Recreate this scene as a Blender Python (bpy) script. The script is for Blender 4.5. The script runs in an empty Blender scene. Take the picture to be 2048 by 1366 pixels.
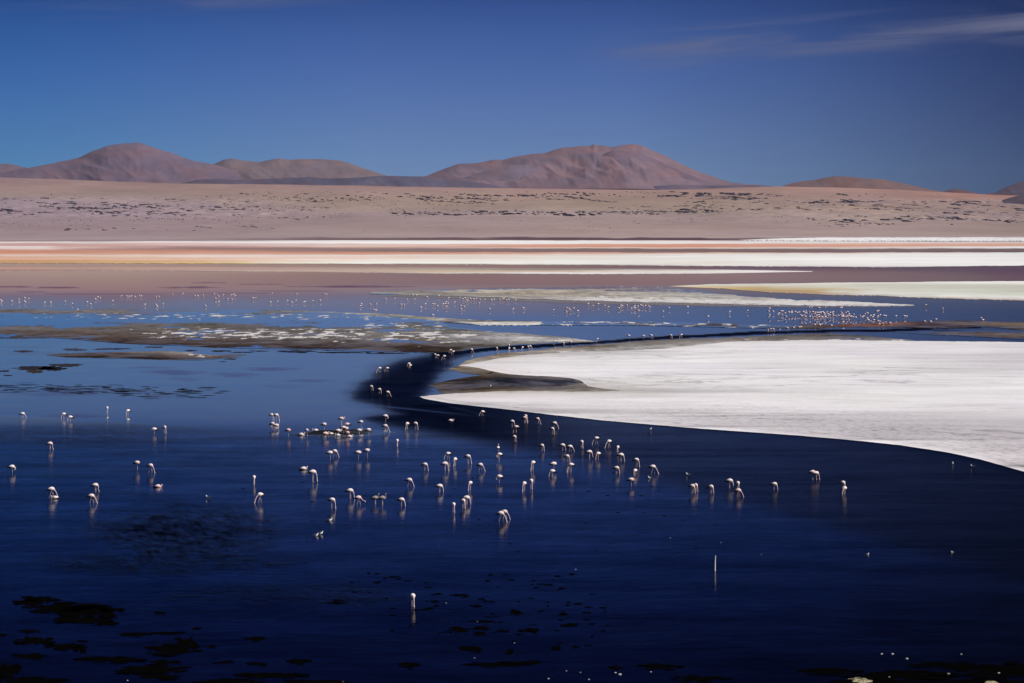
import bpy, math, random
import numpy as np
sc = bpy.context.scene
col = sc.collection
R = math.radians
random.seed(7)
RNG = np.random.default_rng(11)

# ------------------------------------------------------------------ camera, world, sun
H = 22.0                      # eye height above the lake
FPX = 2048 * 100 / 36.0       # focal length in photo pixels (100 mm lens)
YH = 440.0                    # row of the true horizon
PITCH = math.atan((683 - YH) / FPX)
cam = bpy.data.cameras.new('camera')
cam.lens = 100; cam.sensor_width = 36; cam.clip_start = 1.0; cam.clip_end = 120000
camo = bpy.data.objects.new('camera', cam); col.objects.link(camo)
camo.location = (0, 0, H); camo.rotation_euler = (math.pi / 2 - PITCH, 0, 0)
sc.camera = camo

HAZE = 0.9e-5                 # even density of the thin air
SUN_EL, SUN_ROT = 47.0, 118.0
w = bpy.data.worlds.new("World"); sc.world = w; w.use_nodes = True
nt = w.node_tree; N = nt.nodes; L = nt.links
bg = N['Background']; bg.inputs[1].default_value = 0.1
sky = N.new('ShaderNodeTexSky'); sky.sky_type = 'NISHITA'; sky.sun_disc = False
sky.sun_elevation = R(SUN_EL); sky.sun_rotation = R(SUN_ROT)
sky.altitude = 4300; sky.air_density = 1.0; sky.dust_density = 0.3; sky.ozone_density = 2.0
tc = N.new('ShaderNodeTexCoord')
sep = N.new('ShaderNodeSeparateXYZ'); L.new(tc.outputs['Generated'], sep.inputs[0])
def wmath(op, a, b=None, c=None):
    m = N.new('ShaderNodeMath'); m.operation = op
    for i, v in enumerate((a, b, c)):
        if v is None: continue
        if isinstance(v, (int, float)): m.inputs[i].default_value = v
        else: L.new(v, m.inputs[i])
    return m.outputs[0]
def wramp(src, lo, hi, stops):
    mr = N.new('ShaderNodeMapRange'); mr.inputs[1].default_value = lo; mr.inputs[2].default_value = hi
    L.new(src, mr.inputs[0])
    r = N.new('ShaderNodeValToRGB'); e = r.color_ramp.elements
    for i, (v, c) in enumerate(stops):
        p = (v - lo) / (hi - lo)
        el = e[i] if i < 2 else e.new(p)
        el.position = p; el.color = (*c, 1)
    L.new(mr.outputs[0], r.inputs[0]); return r.outputs[0]
# the deep, polarised sky of thin high-altitude air: elevation and azimuth filter on the Nishita sky
elev = wramp(sep.outputs[2], 0.0, 0.4, [
    (0.0, (.255, .345, .58)), (.40, (.035, .07, .20)), (.018, (.250, .325, .57)), (.036, (.220, .280, .535)),
    (.052, (.180, .240, .505)), (.066, (.140, .200, .445)), (.080, (.085, .135, .345)), (.100, (.050, .122, .40)),
    (.125, (.007, .034, .22)), (.156, (.0003, .002, .075)), (.20, (.001, .005, .06)), (.30, (.022, .045, .15))])
azim = wramp(sep.outputs[0], -0.3, 0.3, [
    (-.30, (.50, .78, .86)), (.30, (.30, .31, .38)), (-.17, (.50, .86, .93)), (-.05, (.97, 1, 1)), (.04, (.97, .97, .97)), (.10, (.74, .74, .76)), (.15, (.47, .46, .51)), (.18, (.33, .32, .38))])
def wmul(a, b):
    m = N.new('ShaderNodeMix'); m.data_type = 'RGBA'; m.blend_type = 'MULTIPLY'; m.inputs[0].default_value = 1
    L.new(a, m.inputs[6]); L.new(b, m.inputs[7]); return m.outputs[2]
skyc = wmul(wmul(sky.outputs[0], elev), azim)
# thin cirrus: noise stretched along gently rising streets
rise = wmath('SUBTRACT', sep.outputs[2], wmath('MULTIPLY', sep.outputs[0], 0.064))
cv = N.new('ShaderNodeCombineXYZ')
L.new(wmath('MULTIPLY', sep.outputs[0], 11.0), cv.inputs[0]); L.new(wmath('MULTIPLY', rise, 120.0), cv.inputs[2])
cn = N.new('ShaderNodeTexNoise'); cn.inputs['Scale'].default_value = 1.3; cn.inputs['Detail'].default_value = 6; cn.inputs['Roughness'].default_value = .5
cn.inputs['Distortion'].default_value = .6
L.new(cv.outputs[0], cn.inputs[0])
def bump1(v, c, wd):                   # soft bump around c
    return wmath('MAXIMUM', wmath('SUBTRACT', 1.0, wmath('ABSOLUTE', wmath('DIVIDE', wmath('SUBTRACT', v, c), wd))), 0.0)
def wstep(v, lo, hi):
    m = N.new('ShaderNodeMapRange'); m.interpolation_type = 'SMOOTHSTEP'; m.inputs[1].default_value = lo; m.inputs[2].default_value = hi
    L.new(v, m.inputs[0]); return m.outputs[0]
street = wmath('MULTIPLY', bump1(rise, .0562, .0092), wmath('MULTIPLY', wstep(sep.outputs[0], .018, .075), wstep(sep.outputs[0], .40, .22)))
street2 = wmath('MULTIPLY', wmath('MULTIPLY', bump1(rise, .0822, .0042), .45), wmath('MULTIPLY', wstep(sep.outputs[0], -.21, -.12), wstep(sep.outputs[0], -.02, -.09)))
cl = wmath('MULTIPLY', wmath('ADD', street, street2), wstep(cn.outputs[0], .34, .70))
mx = N.new('ShaderNodeMix'); mx.data_type = 'RGBA'
L.new(wmath('MULTIPLY', cl, 1.0), mx.inputs[0]); L.new(skyc, mx.inputs[6]); mx.inputs[7].default_value = (1.35, 1.45, 2.4, 1)
L.new(mx.outputs[2], bg.inputs[0])

sun = bpy.data.lights.new('sun', 'SUN'); sun.energy = 4.5; sun.angle = R(.5); sun.color = (1, .965, .925)
suno = bpy.data.objects.new('sun', sun); col.objects.link(suno)
sd = (math.sin(R(SUN_ROT)) * math.cos(R(SUN_EL)), math.cos(R(SUN_ROT)) * math.cos(R(SUN_EL)), math.sin(R(SUN_EL)))
from mathutils import Vector
suno.rotation_euler = Vector(sd).to_track_quat('Z', 'Y').to_euler(); suno.location = (200, 0, 300)
sc.view_settings.view_transform = 'Standard'; sc.view_settings.look = 'None'
sc.view_settings.exposure = 0; sc.view_settings.gamma = 1
sc.cycles.max_bounces = 5; sc.cycles.use_adaptive_sampling = False

# ------------------------------------------------------------------ helpers
CP, SP = math.cos(PITCH), math.sin(PITCH)
def ray(u, v):
    a = (np.asarray(u, float) - 1024) / FPX; b = (683 - np.asarray(v, float)) / FPX
    return a, CP + b * SP, -SP + b * CP
def G(u, v, z=0.0):                     # where a line of sight meets height z
    x, y, zz = ray(u, v); t = (z - H) / zz
    return np.stack([x * t, y * t, np.broadcast_to(z, np.shape(x * t))], -1)
def AT(u, v, d):                        # point on a line of sight at ground distance d
    x, y, zz = ray(u, v); t = d / y
    return np.stack([x * t, y * t, H + zz * t], -1)
def lin(c):
    c = np.asarray(c, float) / 255
    return np.where(c <= .04045, c / 12.92, ((c + .055) / 1.055) ** 2.4)
EXPO = 1.06                              # light reaching a level surface, relative to white
def alb(c): return np.clip(lin(c) / EXPO, .002, .86)

def hash2(ix, iy, s):
    h = np.sin(ix * 127.1 + iy * 311.7 + s * 74.7) * 43758.5453
    return h - np.floor(h)
def vnoise(x, y, s=0):
    x, y = np.broadcast_arrays(np.asarray(x, float), np.asarray(y, float))
    ix, iy = np.floor(x), np.floor(y); fx, fy = x - ix, y - iy
    fx = fx * fx * (3 - 2 * fx); fy = fy * fy * (3 - 2 * fy)
    a, b = hash2(ix, iy, s), hash2(ix + 1, iy, s); c, d = hash2(ix, iy + 1, s), hash2(ix + 1, iy + 1, s)
    return (a + (b - a) * fx) + ((c + (d - c) * fx) - (a + (b - a) * fx)) * fy
def fbm(x, y=0.0, s=0, o=4):            # about -1..1
    t = 0; a = 1; n = 0
    for i in range(o):
        t = t + a * (vnoise(np.asarray(x) * 2 ** i, np.asarray(y) * 2 ** i, s + i * 13) * 2 - 1); n += a; a *= .55
    return t / n

def mesh_obj(name, V, F, mat, cols=None, fl=None, smooth=True, parent=None, link=True):
    me = bpy.data.meshes.new(name)
    V = np.asarray(V, float)
    if isinstance(F, np.ndarray):
        n, k = F.shape
        me.vertices.add(len(V)); me.vertices.foreach_set('co', V.ravel())
        me.loops.add(n * k); me.loops.foreach_set('vertex_index', F.ravel().astype(np.int32))
        me.polygons.add(n); me.polygons.foreach_set('loop_start', np.arange(0, n * k, k, dtype=np.int32))
        me.update(calc_edges=True)
    else:
        me.from_pydata(V.tolist(), [], F)
    me.polygons.foreach_set('use_smooth', np.full(len(me.polygons), smooth))
    if cols is not None:
        a = me.color_attributes.new('col', 'FLOAT_COLOR', 'POINT')
        a.data.foreach_set('color', np.concatenate([cols, np.ones((len(cols), 1))], 1).ravel())
    for k, v in (fl or {}).items():
        a = me.attributes.new(k, 'FLOAT', 'POINT'); a.data.foreach_set('value', np.asarray(v, float).ravel())
    for m in (mat if isinstance(mat, (list, tuple)) else [mat]): me.materials.append(m)
    me.update()
    o = bpy.data.objects.new(name, me)
    if link: col.objects.link(o)
    if parent: o.parent = parent
    return o
def gridF(nr, nc, off=0):
    i = np.arange(nr - 1)[:, None] * nc + np.arange(nc - 1)[None]
    return np.stack([i, i + nc, i + nc + 1, i + 1], -1).reshape(-1, 4) + off
def tag(o, label=None, cat=None, group=None, kind=None):
    if label: o['label'] = label
    if cat: o['category'] = cat
    if group: o['group'] = group
    if kind: o['kind'] = kind
    return o
def pl(pts, x):
    a = np.array(pts, float); return np.interp(x, a[:, 0], a[:, 1])
def stops2(tab, X, Y):                  # tab: [(x, [(y, (r,g,b)), ...]), ...] as seen in daylight -> albedo
    X = np.asarray(X, float); Y = np.asarray(Y, float)
    xs = [t[0] for t in tab]
    cols_ = []
    for _, st in tab:
        ys = [s[0] for s in st]; c = np.array([alb(s[1]) for s in st])
        cols_.append(np.stack([np.interp(Y, ys, c[:, i]) for i in range(3)], -1))
    cols_ = np.array(cols_)
    if len(xs) == 1: return cols_[0]
    k = np.clip(np.searchsorted(xs, X) - 1, 0, len(xs) - 2)
    xa = np.array(xs)
    t = np.clip((X - xa[k]) / (xa[k + 1] - xa[k]), 0, 1)[..., None]
    kk = k[None, ..., None]
    c0 = np.take_along_axis(cols_, np.broadcast_to(kk, (1,) + cols_.shape[1:]), 0)[0]
    c1 = np.take_along_axis(cols_, np.broadcast_to(kk + 1, (1,) + cols_.shape[1:]), 0)[0]
    return c0 + (c1 - c0) * t

# ------------------------------------------------------------------ materials
class MT:
    def __init__(s, name):
        s.m = bpy.data.materials.new(name); s.m.use_nodes = True; s.n = s.m.node_tree.nodes; s.l = s.m.node_tree.links
        s.b = s.n['Principled BSDF']
    def node(s, t, **k):
        o = s.n.new(t)
        for a, v in k.items(): setattr(o, a, v)
        return o
    def set(s, inp, v):
        if isinstance(v, bpy.types.NodeSocket): s.l.new(v, inp)
        else: inp.default_value = v
    def math(s, op, a, b=0.0, c=0.0, clamp=False):
        m = s.node('ShaderNodeMath', operation=op, use_clamp=clamp)
        for i, v in enumerate((a, b, c)): s.set(m.inputs[i], v)
        return m.outputs[0]
    def attr(s, name):
        a = s.node('ShaderNodeAttribute', attribute_name=name); return a
    def noise(s, scale, detail=4, rough=.55, vec=None, dist=0.0):
        n = s.node('ShaderNodeTexNoise'); n.inputs['Scale'].default_value = scale; n.inputs['Detail'].default_value = detail
        n.inputs['Roughness'].default_value = rough; n.inputs['Distortion'].default_value = dist
        if vec is not None: s.l.new(vec, n.inputs[0])
        return n.outputs[0]
    def pos(s, sx=1, sy=1, sz=1):
        g = s.node('ShaderNodeNewGeometry'); m = s.node('ShaderNodeVectorMath', operation='MULTIPLY')
        s.l.new(g.outputs['Position'], m.inputs[0]); m.inputs[1].default_value = (sx, sy, sz); return m.outputs[0]
    def step(s, v, lo, hi):
        m = s.node('ShaderNodeMapRange', interpolation_type='SMOOTHSTEP')
        s.set(m.inputs[0], v); s.set(m.inputs[1], lo); s.set(m.inputs[2], hi); return m.outputs[0]
    def lerp(s, v, lo, hi, a, b):
        m = s.node('ShaderNodeMapRange'); s.set(m.inputs[0], v)
        for i, q in enumerate((lo, hi, a, b)): m.inputs[i + 1].default_value = q
        return m.outputs[0]
    def mix(s, f, a, b, mode='MIX'):
        m = s.node('ShaderNodeMix', data_type='RGBA', blend_type=mode)
        s.set(m.inputs[0], f)
        for i, v in ((6, a), (7, b)):
            if isinstance(v, tuple): v = (*v, 1) if len(v) == 3 else v
            s.set(m.inputs[i], v)
        return m.outputs[2]
    def bump(s, h, strength=.5, dist=1.0):
        b = s.node('ShaderNodeBump'); b.inputs['Strength'].default_value = strength; b.inputs['Distance'].default_value = dist
        s.l.new(h, b.inputs['Height']); s.l.new(b.outputs[0], s.b.inputs['Normal'])
    def scale(s, c, f): # colour times float socket
        m = s.node('ShaderNodeVectorMath', operation='SCALE'); s.l.new(c, m.inputs[0]); s.set(m.inputs['Scale'], f); return m.outputs[0]

def make_water():
    m = MT('lake_water'); b = m.b
    calm = m.attr('calm').outputs['Fac']; dark = m.attr('dark').outputs['Fac']; rip = m.attr('ripple').outputs['Fac']; bed = m.attr('col').outputs['Color']
    big = m.noise(.035, 4, .6, m.pos(1, .55, 1)); mid = m.noise(.16, 5, .65, m.pos(.8, .7, 1)); fin = m.noise(1.1, 4, .7, m.pos(.7, 1, 1))
    patch = m.math('ADD', m.lerp(big, .3, .7, -.5, .5), m.lerp(mid, .3, .7, -.5, .5))
    rough = m.math('ADD', m.lerp(calm, 0, 1, .085, .03), m.math('MULTIPLY', rip, .06))
    rough = m.math('ADD', rough, m.math('MULTIPLY', patch, m.lerp(calm, 0, 1, .03, .008)))
    rough = m.math('MAXIMUM', rough, .015)
    h1 = m.noise(2.4, 4, .65, m.pos(.8, 1, 1)); h2 = m.noise(.55, 3, .55, m.pos(.6, 1, 1))
    hh = m.math('ADD', m.math('MULTIPLY', h1, .014), m.math('MULTIPLY', h2, .018))
    hh = m.math('MULTIPLY', hh, m.math('ADD', m.lerp(calm, 0, 1, .55, .05), m.math('MULTIPLY', rip, .9)))
    bp = m.node('ShaderNodeBump'); bp.inputs['Strength'].default_value = 1; bp.inputs['Distance'].default_value = 1; m.l.new(hh, bp.inputs['Height'])
    fr = m.node('ShaderNodeFresnel'); fr.inputs['IOR'].default_value = 1.33
    # rippled and weedy water sends less of the low sky back
    k = m.math('MULTIPLY', m.lerp(calm, 0, 1, .80, 1.0), m.math('SUBTRACT', 1.0, m.math('MULTIPLY', dark, .62)))
    k = m.math('MULTIPLY', k, m.math('SUBTRACT', 1.0, m.math('MULTIPLY', rip, m.lerp(m.math('ADD', m.math('MULTIPLY', mid, .6), m.math('MULTIPLY', fin, .4)), .35, .65, .80, 1.02)), clamp=True))
    strk = m.noise(.30, 5, .65, m.pos(.10, .5, 1), .5)
    wk = m.math('ADD', m.math('ADD', m.lerp(mid, .35, .65, -.16, .16), m.lerp(fin, .35, .65, -.15, .15)), m.lerp(strk, .35, .65, -.20, .20))
    k = m.math('MULTIPLY', k, m.math('ADD', 1.0, m.math('MULTIPLY', wk, m.lerp(calm, 0, 1, 1.25, .30))))
    fac = m.math('MULTIPLY', m.math('MULTIPLY', fr.outputs[0], k), m.math('SUBTRACT', 1.0, m.attr('turbid').outputs['Fac']), clamp=True)
    gl = m.node('ShaderNodeBsdfGlossy'); m.set(gl.inputs['Roughness'], rough); m.l.new(bp.outputs[0], gl.inputs['Normal'])
    df = m.node('ShaderNodeBsdfDiffuse'); m.set(df.inputs['Color'], bed)
    mx = m.node('ShaderNodeMixShader'); m.set(mx.inputs[0], fac); m.l.new(df.outputs[0], mx.inputs[1]); m.l.new(gl.outputs[0], mx.inputs[2])
    m.l.new(mx.outputs[0], m.n['Material Output'].inputs[0])
    return m.m
def make_flat(name, stretch=1.0, var=.16, fine=.10, scale=.05, rough=.9, bumpy=.04, scale_all=1.0):
    m = MT(name); b = m.b
    c = m.attr('col').outputs['Color']
    n1 = m.noise(scale, 6, .62, m.pos(stretch, 1, 1)); n2 = m.noise(scale * 9, 4, .6, m.pos(stretch, 1, 1)); n3 = m.noise(2.6, 3, .6)
    f = m.math('ADD', m.lerp(n1, .3, .7, 1 - var, 1 + var), m.lerp(n2, .3, .7, -fine, fine))
    f = m.math('ADD', f, m.lerp(n3, .3, .7, -fine * .7, fine * .7))
    m.set(b.inputs['Base Color'], m.scale(c, m.math('MULTIPLY', f, scale_all))); b.inputs['Roughness'].default_value = rough
    b.inputs['Specular IOR Level'].default_value = 0
    m.bump(n3, .5, bumpy)
    return m.m
def make_salt():
    m = MT('salt_crust'); b = m.b
    c = m.attr('col').outputs['Color']; grain = m.attr('grain').outputs['Fac']
    n1 = m.noise(.03, 6, .62, m.pos(.45, 1, 1), .4); n2 = m.noise(.22, 5, .62, m.pos(.4, 1, 1), .3); n3 = m.noise(1.3, 3, .7, m.pos(.8, 1, 1)); n4 = m.noise(3.2, 2, .7)
    crack = m.step(m.math('ABSOLUTE', m.math('SUBTRACT', m.noise(.075, 5, .6, m.pos(.35, 1, 1), .8), .5)), .030, .0)
    gate = m.step(m.noise(.02, 3, .5, m.pos(.5, 1, 1)), .48, .62)
    n5 = m.noise(.09, 5, .65, m.pos(.16, .5, 1), .5)
    f = m.math('ADD', m.math('ADD', m.lerp(n1, .35, .65, .92, 1.06), m.lerp(n2, .35, .65, -.06, .06)), m.lerp(n5, .40, .62, -.10, .05))
    f = m.math('SUBTRACT', f, m.math('MULTIPLY', m.math('MULTIPLY', crack, gate), .30))
    rim = m.attr('rim').outputs['Fac']; f = m.math('ADD', f, m.math('MULTIPLY', rim, .12))
    pep = m.math('MULTIPLY', m.step(n3, .46, .70), m.math('MULTIPLY', m.math('ADD', m.math('MULTIPLY', grain, .50), .05), m.math('SUBTRACT', 1.0, rim)))
    f = m.math('SUBTRACT', f, pep)
    pep2 = m.math('MULTIPLY', m.step(n4, .5, .75), m.math('ADD', m.math('MULTIPLY', grain, .55), .04))
    f = m.math('SUBTRACT', f, pep2)
    tint = m.mix(m.step(n2, .4, .65), (1.0, .985, .985), (.975, .985, 1.0))
    cc = m.mix(1.0, m.scale(c, f), tint, 'MULTIPLY')
    m.set(b.inputs['Base Color'], cc); b.inputs['Roughness'].default_value = .85; b.inputs['Specular IOR Level'].default_value = .25
    m.bump(m.math('ADD', n3, m.math('MULTIPLY', n4, .5)), .55, .06)
    return m.m
def make_mud():
    m = MT('wet_mud'); b = m.b
    c = m.attr('col').outputs['Color']; crust = m.attr('crust').outputs['Fac']; pool = m.attr('pool').outputs['Fac']
    n1 = m.noise(.42, 5, .62, m.pos(.7, .24, 1), .3); n2 = m.noise(.12, 6, .62, m.pos(.5, .3, 1), .3); n3 = m.noise(.7, 5, .65, m.pos(.7, .35, 1)); n4 = m.noise(3., 3, .65)
    f = m.math('ADD', m.lerp(n2, .35, .65, .66, 1.34), m.lerp(n3, .35, .65, -.32, .32))
    f = m.math('ADD', f, m.lerp(n4, .3, .7, -.12, .12))
    d = m.scale(c, m.math('MAXIMUM', m.math('MULTIPLY', f, .86), .25))
    d = m.mix(m.math('MULTIPLY', m.step(m.noise(.2, 5, .6, m.pos(.5, .3, 1), .4), .46, .62), .45), d, (.165, .155, .195))
    ck = m.math('ADD', m.math('MULTIPLY_ADD', m.math('SUBTRACT', n1, .5), 1.9, .5), m.math('MULTIPLY', m.math('SUBTRACT', n3, .5), .5))
    ck = m.step(m.math('ADD', ck, crust), 1.0, 1.07)
    d = m.mix(ck, d, (.62, .60, .60))
    pk = m.math('MULTIPLY', m.step(m.math('ADD', m.math('ADD', m.math('MULTIPLY_ADD', m.math('SUBTRACT', n2, .5), 1.8, .5), m.math('MULTIPLY', m.math('SUBTRACT', n3, .5), .5)), pool), 1.0, 1.05), m.math('SUBTRACT', 1.0, ck))
    d = m.mix(pk, d, (.050, .068, .088))
    m.set(b.inputs['Base Color'], d)
    m.set(b.inputs['Roughness'], m.lerp(pk, 0, 1, .95, .05))
    m.set(b.inputs['Specular IOR Level'], m.lerp(pk, 0, 1, .0, .5)); b.inputs['IOR'].default_value = 1.33
    hb = m.math('MULTIPLY', m.math('ADD', n4, n3), m.math('SUBTRACT', 1.0, pk))
    m.bump(hb, .5, .05)
    return m.m
def make_land(name, s1, s2, s3, var=.14, bd=1.0):
    m = MT(name); b = m.b
    c = m.attr('col').outputs['Color']
    n1 = m.noise(s1, 6, .6, m.pos(1, .3, 1)); n2 = m.noise(s2, 5, .6); n3 = m.noise(s3, 4, .65)
    f = m.math('ADD', m.lerp(n1, .3, .7, 1 - var, 1 + var), m.math('ADD', m.lerp(n2, .3, .7, -.12, .12), m.lerp(n3, .3, .7, -.10, .10)))
    hue = m.mix(m.step(n2, .38, .62), (1.04, .99, .95), (.96, 1.0, 1.06))
    m.set(b.inputs['Base Color'], m.mix(1.0, m.scale(c, f), hue, 'MULTIPLY')); b.inputs['Roughness'].default_value = .97
    b.inputs['Specular IOR Level'].default_value = .05
    m.bump(m.math('ADD', n3, m.math('MULTIPLY', n2, 2.0)), .6, bd)
    return m.m
M_WATER = make_water()
M_SALT = make_salt()
M_FLAT = make_flat('mineral_crust', .5)
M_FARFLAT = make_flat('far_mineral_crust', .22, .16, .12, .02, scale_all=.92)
M_MUD = make_mud()
M_PAMPA = make_land('pampa_soil', .004, .02, .12, .12, .8)
M_MOUNT = make_land('volcanic_scree', .0012, .006, .03, .13, 6.0)

# ------------------------------------------------------------------ flats laid on the lake bed
def sheet(name, pieces, table, mat, z=.05, rise=0.0, amp=(.8, .8), lam=60, rows=10, step=4, extra=None, seed=0, power=1.0, ragged=0.0):
    Vs, Fs, Es, Xs, Ys, Ts = [], [], [], [], [], []
    off = 0
    for top, bot in pieces:
        x0 = max(top[0][0], bot[0][0]); x1 = min(top[-1][0], bot[-1][0])
        n = max(4, int((x1 - x0) / step) + 1); x = np.linspace(x0, x1, n)
        yt, yb = pl(top, x), pl(bot, x)
        th = np.clip((yb - yt) / 6.0, 0, 1)
        yt2 = yt + amp[0] * th * (fbm(x / lam, 0, seed) + .7 * fbm(x / (lam * .2), 3, seed + 5) + .4 * fbm(x / (lam * .06), 3, seed + 6))
        yb2 = yb + amp[1] * th * (fbm(x / lam, 9, seed + 2) + .7 * fbm(x / (lam * .2), 12, seed + 7) + .4 * fbm(x / (lam * .06), 12, seed + 8))
        yb2 = np.maximum(yb2, yt2 + .02)
        t = (np.linspace(0, 1, rows + 1) ** power if power > 0 else 1 - (1 - np.linspace(0, 1, rows + 1)) ** -power)[:, None]
        Y = yt2 + (yb2 - yt2) * t; X = np.broadcast_to(x, Y.shape)
        e = np.minimum(t, 1 - t) * (yb2 - yt2)          # px to the nearest edge
        zz = z + rise * np.clip(e / 12.0, 0, 1)
        if ragged: zz = zz + ragged * (.5 + .5 * fbm(X / 9, Y / 1.2, seed + 3)) * np.clip(e / 1.5, 0, 1)
        P = G(X, Y, zz)
        sk = P[-1].copy(); sk[:, 2] = -.3
        sk0 = P[0].copy(); sk0[:, 2] = -.3
        V = np.concatenate([sk0[None], P, sk[None]], 0)
        Yk = np.concatenate([Y[:1], Y, Y[-1:]], 0); Xk = np.broadcast_to(x, Yk.shape)
        tk = np.concatenate([t[:1], t, t[-1:]], 0) * np.ones_like(Yk)
        Vs.append(V.reshape(-1, 3)); Fs.append(gridF(rows + 3, n, off)); off += (rows + 3) * n
        # look the pigments up at the undisturbed height so edges keep their rim
        Yc = (yt + (yb - yt) * tk)
        Es.append(np.minimum(yb - Yc, Yc - yt).ravel()); Xs.append(Xk.ravel()); Ys.append(Yc.ravel()); Ts.append((yb - Yc).ravel())
    X = np.concatenate(Xs); Y = np.concatenate(Ys); B = np.concatenate(Ts)
    wob = 1.1 * fbm(X / 70, Y / 5, seed + 20)
    C = stops2(table, X + 90 * fbm(X / 60, Y / 3, seed + 30), Y + (wob + .8 * fbm(X / 22, Y / 2, seed + 21)) * np.clip(B / 4, 0, 1) * .8)
    fl = {k: f(X, Y, B) for k, f in (extra or {}).items()}
    if 'pool' in fl: fl['pool'] = fl['pool'] + .30 * np.exp(-np.concatenate(Es) / 1.6)
    o = mesh_obj(name, np.concatenate(Vs), np.concatenate(Fs), mat, C, fl, smooth=False)
    return tag(o, kind='structure')

FAR = [(-200, [(483, (190, 180, 180)), (484.8, (235, 225, 225)), (487, (215, 170, 165)), (491, (205, 160, 158)), (493, (235, 222, 222)), (497, (228, 205, 200)), (500, (215, 150, 130)), (505, (222, 150, 115)), (508, (225, 170, 150)), (511, (238, 215, 205)), (514, (225, 175, 150)), (518, (228, 180, 150)), (521, (214, 158, 118)), (524, (210, 164, 116)), (526.5, (186, 148, 108))]),
       (60, [(483, (190, 180, 180)), (484.8, (235, 225, 225)), (487, (215, 170, 165)), (491, (205, 160, 158)), (493, (238, 225, 225)), (497, (232, 212, 208)), (500, (215, 150, 130)), (505, (222, 150, 115)), (508, (225, 170, 150)), (511, (238, 215, 205)), (514, (225, 175, 150)), (518, (228, 180, 150)), (521, (214, 158, 118)), (524, (210, 164, 116)), (526.5, (186, 148, 108))]),
       (150, [(483, (190, 180, 180)), (485, (238, 230, 230)), (488, (215, 175, 172)), (492, (215, 168, 160)), (495, (225, 190, 185)), (499, (200, 150, 140)), (503, (215, 150, 125)), (508, (222, 165, 140)), (511, (236, 215, 205)), (514, (225, 180, 155)), (518, (228, 185, 155)), (522, (212, 158, 120)), (525, (208, 164, 112)), (526.5, (180, 145, 108))]),
       (400, [(482, (200, 190, 190)), (484, (245, 240, 240)), (487, (225, 185, 180)), (490, (232, 200, 195)), (493, (200, 150, 145)), (496, (150, 120, 125)), (499, (175, 130, 120)), (503, (222, 155, 130)), (507, (225, 170, 150)), (511, (240, 220, 212)), (515, (232, 205, 190)), (519, (230, 185, 160)), (523, (225, 180, 140)), (525.5, (225, 195, 120)), (526.8, (180, 150, 110))]),
       (700, [(480.5, (230, 220, 220)), (482, (245, 243, 243)), (486.5, (245, 240, 240)), (489, (230, 185, 175)), (491, (238, 225, 220)), (494, (225, 180, 165)), (497, (150, 125, 125)), (503, (150, 125, 125)), (504.5, (220, 150, 125)), (508, (225, 160, 135)), (510, (238, 225, 215)), (515, (236, 205, 195)), (520, (238, 225, 210)), (523, (243, 240, 235)), (526.5, (240, 238, 225)), (527.5, (150, 140, 135))]),
       (1100, [(480.2, (130, 105, 110)), (481.8, (245, 243, 243)), (487, (245, 242, 242)), (489.5, (228, 165, 140)), (494, (228, 160, 135)), (496, (240, 220, 215)), (497.5, (140, 118, 118)), (504, (140, 118, 118)), (505, (225, 160, 140)), (507.5, (225, 175, 155)), (509, (238, 225, 215)), (518, (236, 232, 222)), (523, (245, 245, 243)), (528, (240, 238, 230)), (530, (140, 130, 130))]),
       (1400, [(481, (200, 170, 170)), (483, (240, 235, 235)), (486.5, (240, 235, 236)), (488.5, (226, 160, 135)), (494, (225, 155, 130)), (496.5, (235, 215, 205)), (498, (135, 112, 112)), (504, (140, 115, 112)), (506, (225, 180, 170)), (508, (240, 235, 230)), (515, (243, 243, 240)), (522, (240, 238, 232)), (527, (230, 225, 215)), (532, (235, 232, 228))]),
       (1750, [(483, (190, 185, 190)), (485, (235, 230, 230)), (487, (230, 185, 165)), (492, (228, 160, 135)), (496, (240, 235, 232)), (498, (140, 118, 118)), (504, (120, 100, 105)), (506, (225, 195, 185)), (508, (243, 242, 242)), (520, (243, 243, 243)), (530, (238, 236, 236)), (534, (200, 195, 195))]),
       (2048, [(483, (170, 160, 165)), (485, (215, 210, 212)), (487, (228, 180, 160)), (491, (225, 165, 145)), (493.5, (240, 238, 238)), (496, (238, 235, 235)), (498, (130, 110, 115)), (504, (110, 90, 98)), (505.5, (240, 240, 240)), (520, (243, 243, 243)), (530, (240, 240, 240))])]
FAR = [(x_, [(y_, tuple(.86 * v_ + .14 * (sum(c_) / 3) for v_ in c_)) for y_, c_ in st_]) for x_, st_ in FAR]  # brown gap: mud at left, water's reflection put into the colour at right
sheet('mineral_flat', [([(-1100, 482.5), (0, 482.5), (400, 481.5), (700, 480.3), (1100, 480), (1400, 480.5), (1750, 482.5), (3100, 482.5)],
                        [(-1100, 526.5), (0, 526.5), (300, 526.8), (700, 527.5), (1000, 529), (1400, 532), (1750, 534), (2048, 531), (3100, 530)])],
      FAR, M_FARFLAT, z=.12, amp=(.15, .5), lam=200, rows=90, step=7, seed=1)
sheet('salt_ridge', [([(1480, 480), (1560, 476.6), (1650, 474.8), (2048, 474.2), (3100, 474)], [(1480, 480.6), (1560, 481), (1700, 481.6), (2048, 481.8), (3100, 482)])],
      [(1700, [(474, (205, 200, 202)), (476, (243, 241, 243)), (480, (245, 243, 244)), (482, (215, 210, 212))])], M_FARFLAT, z=.5, rise=.3, amp=(.5, .4), lam=22, rows=6, step=3, seed=3, ragged=.7)
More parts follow.
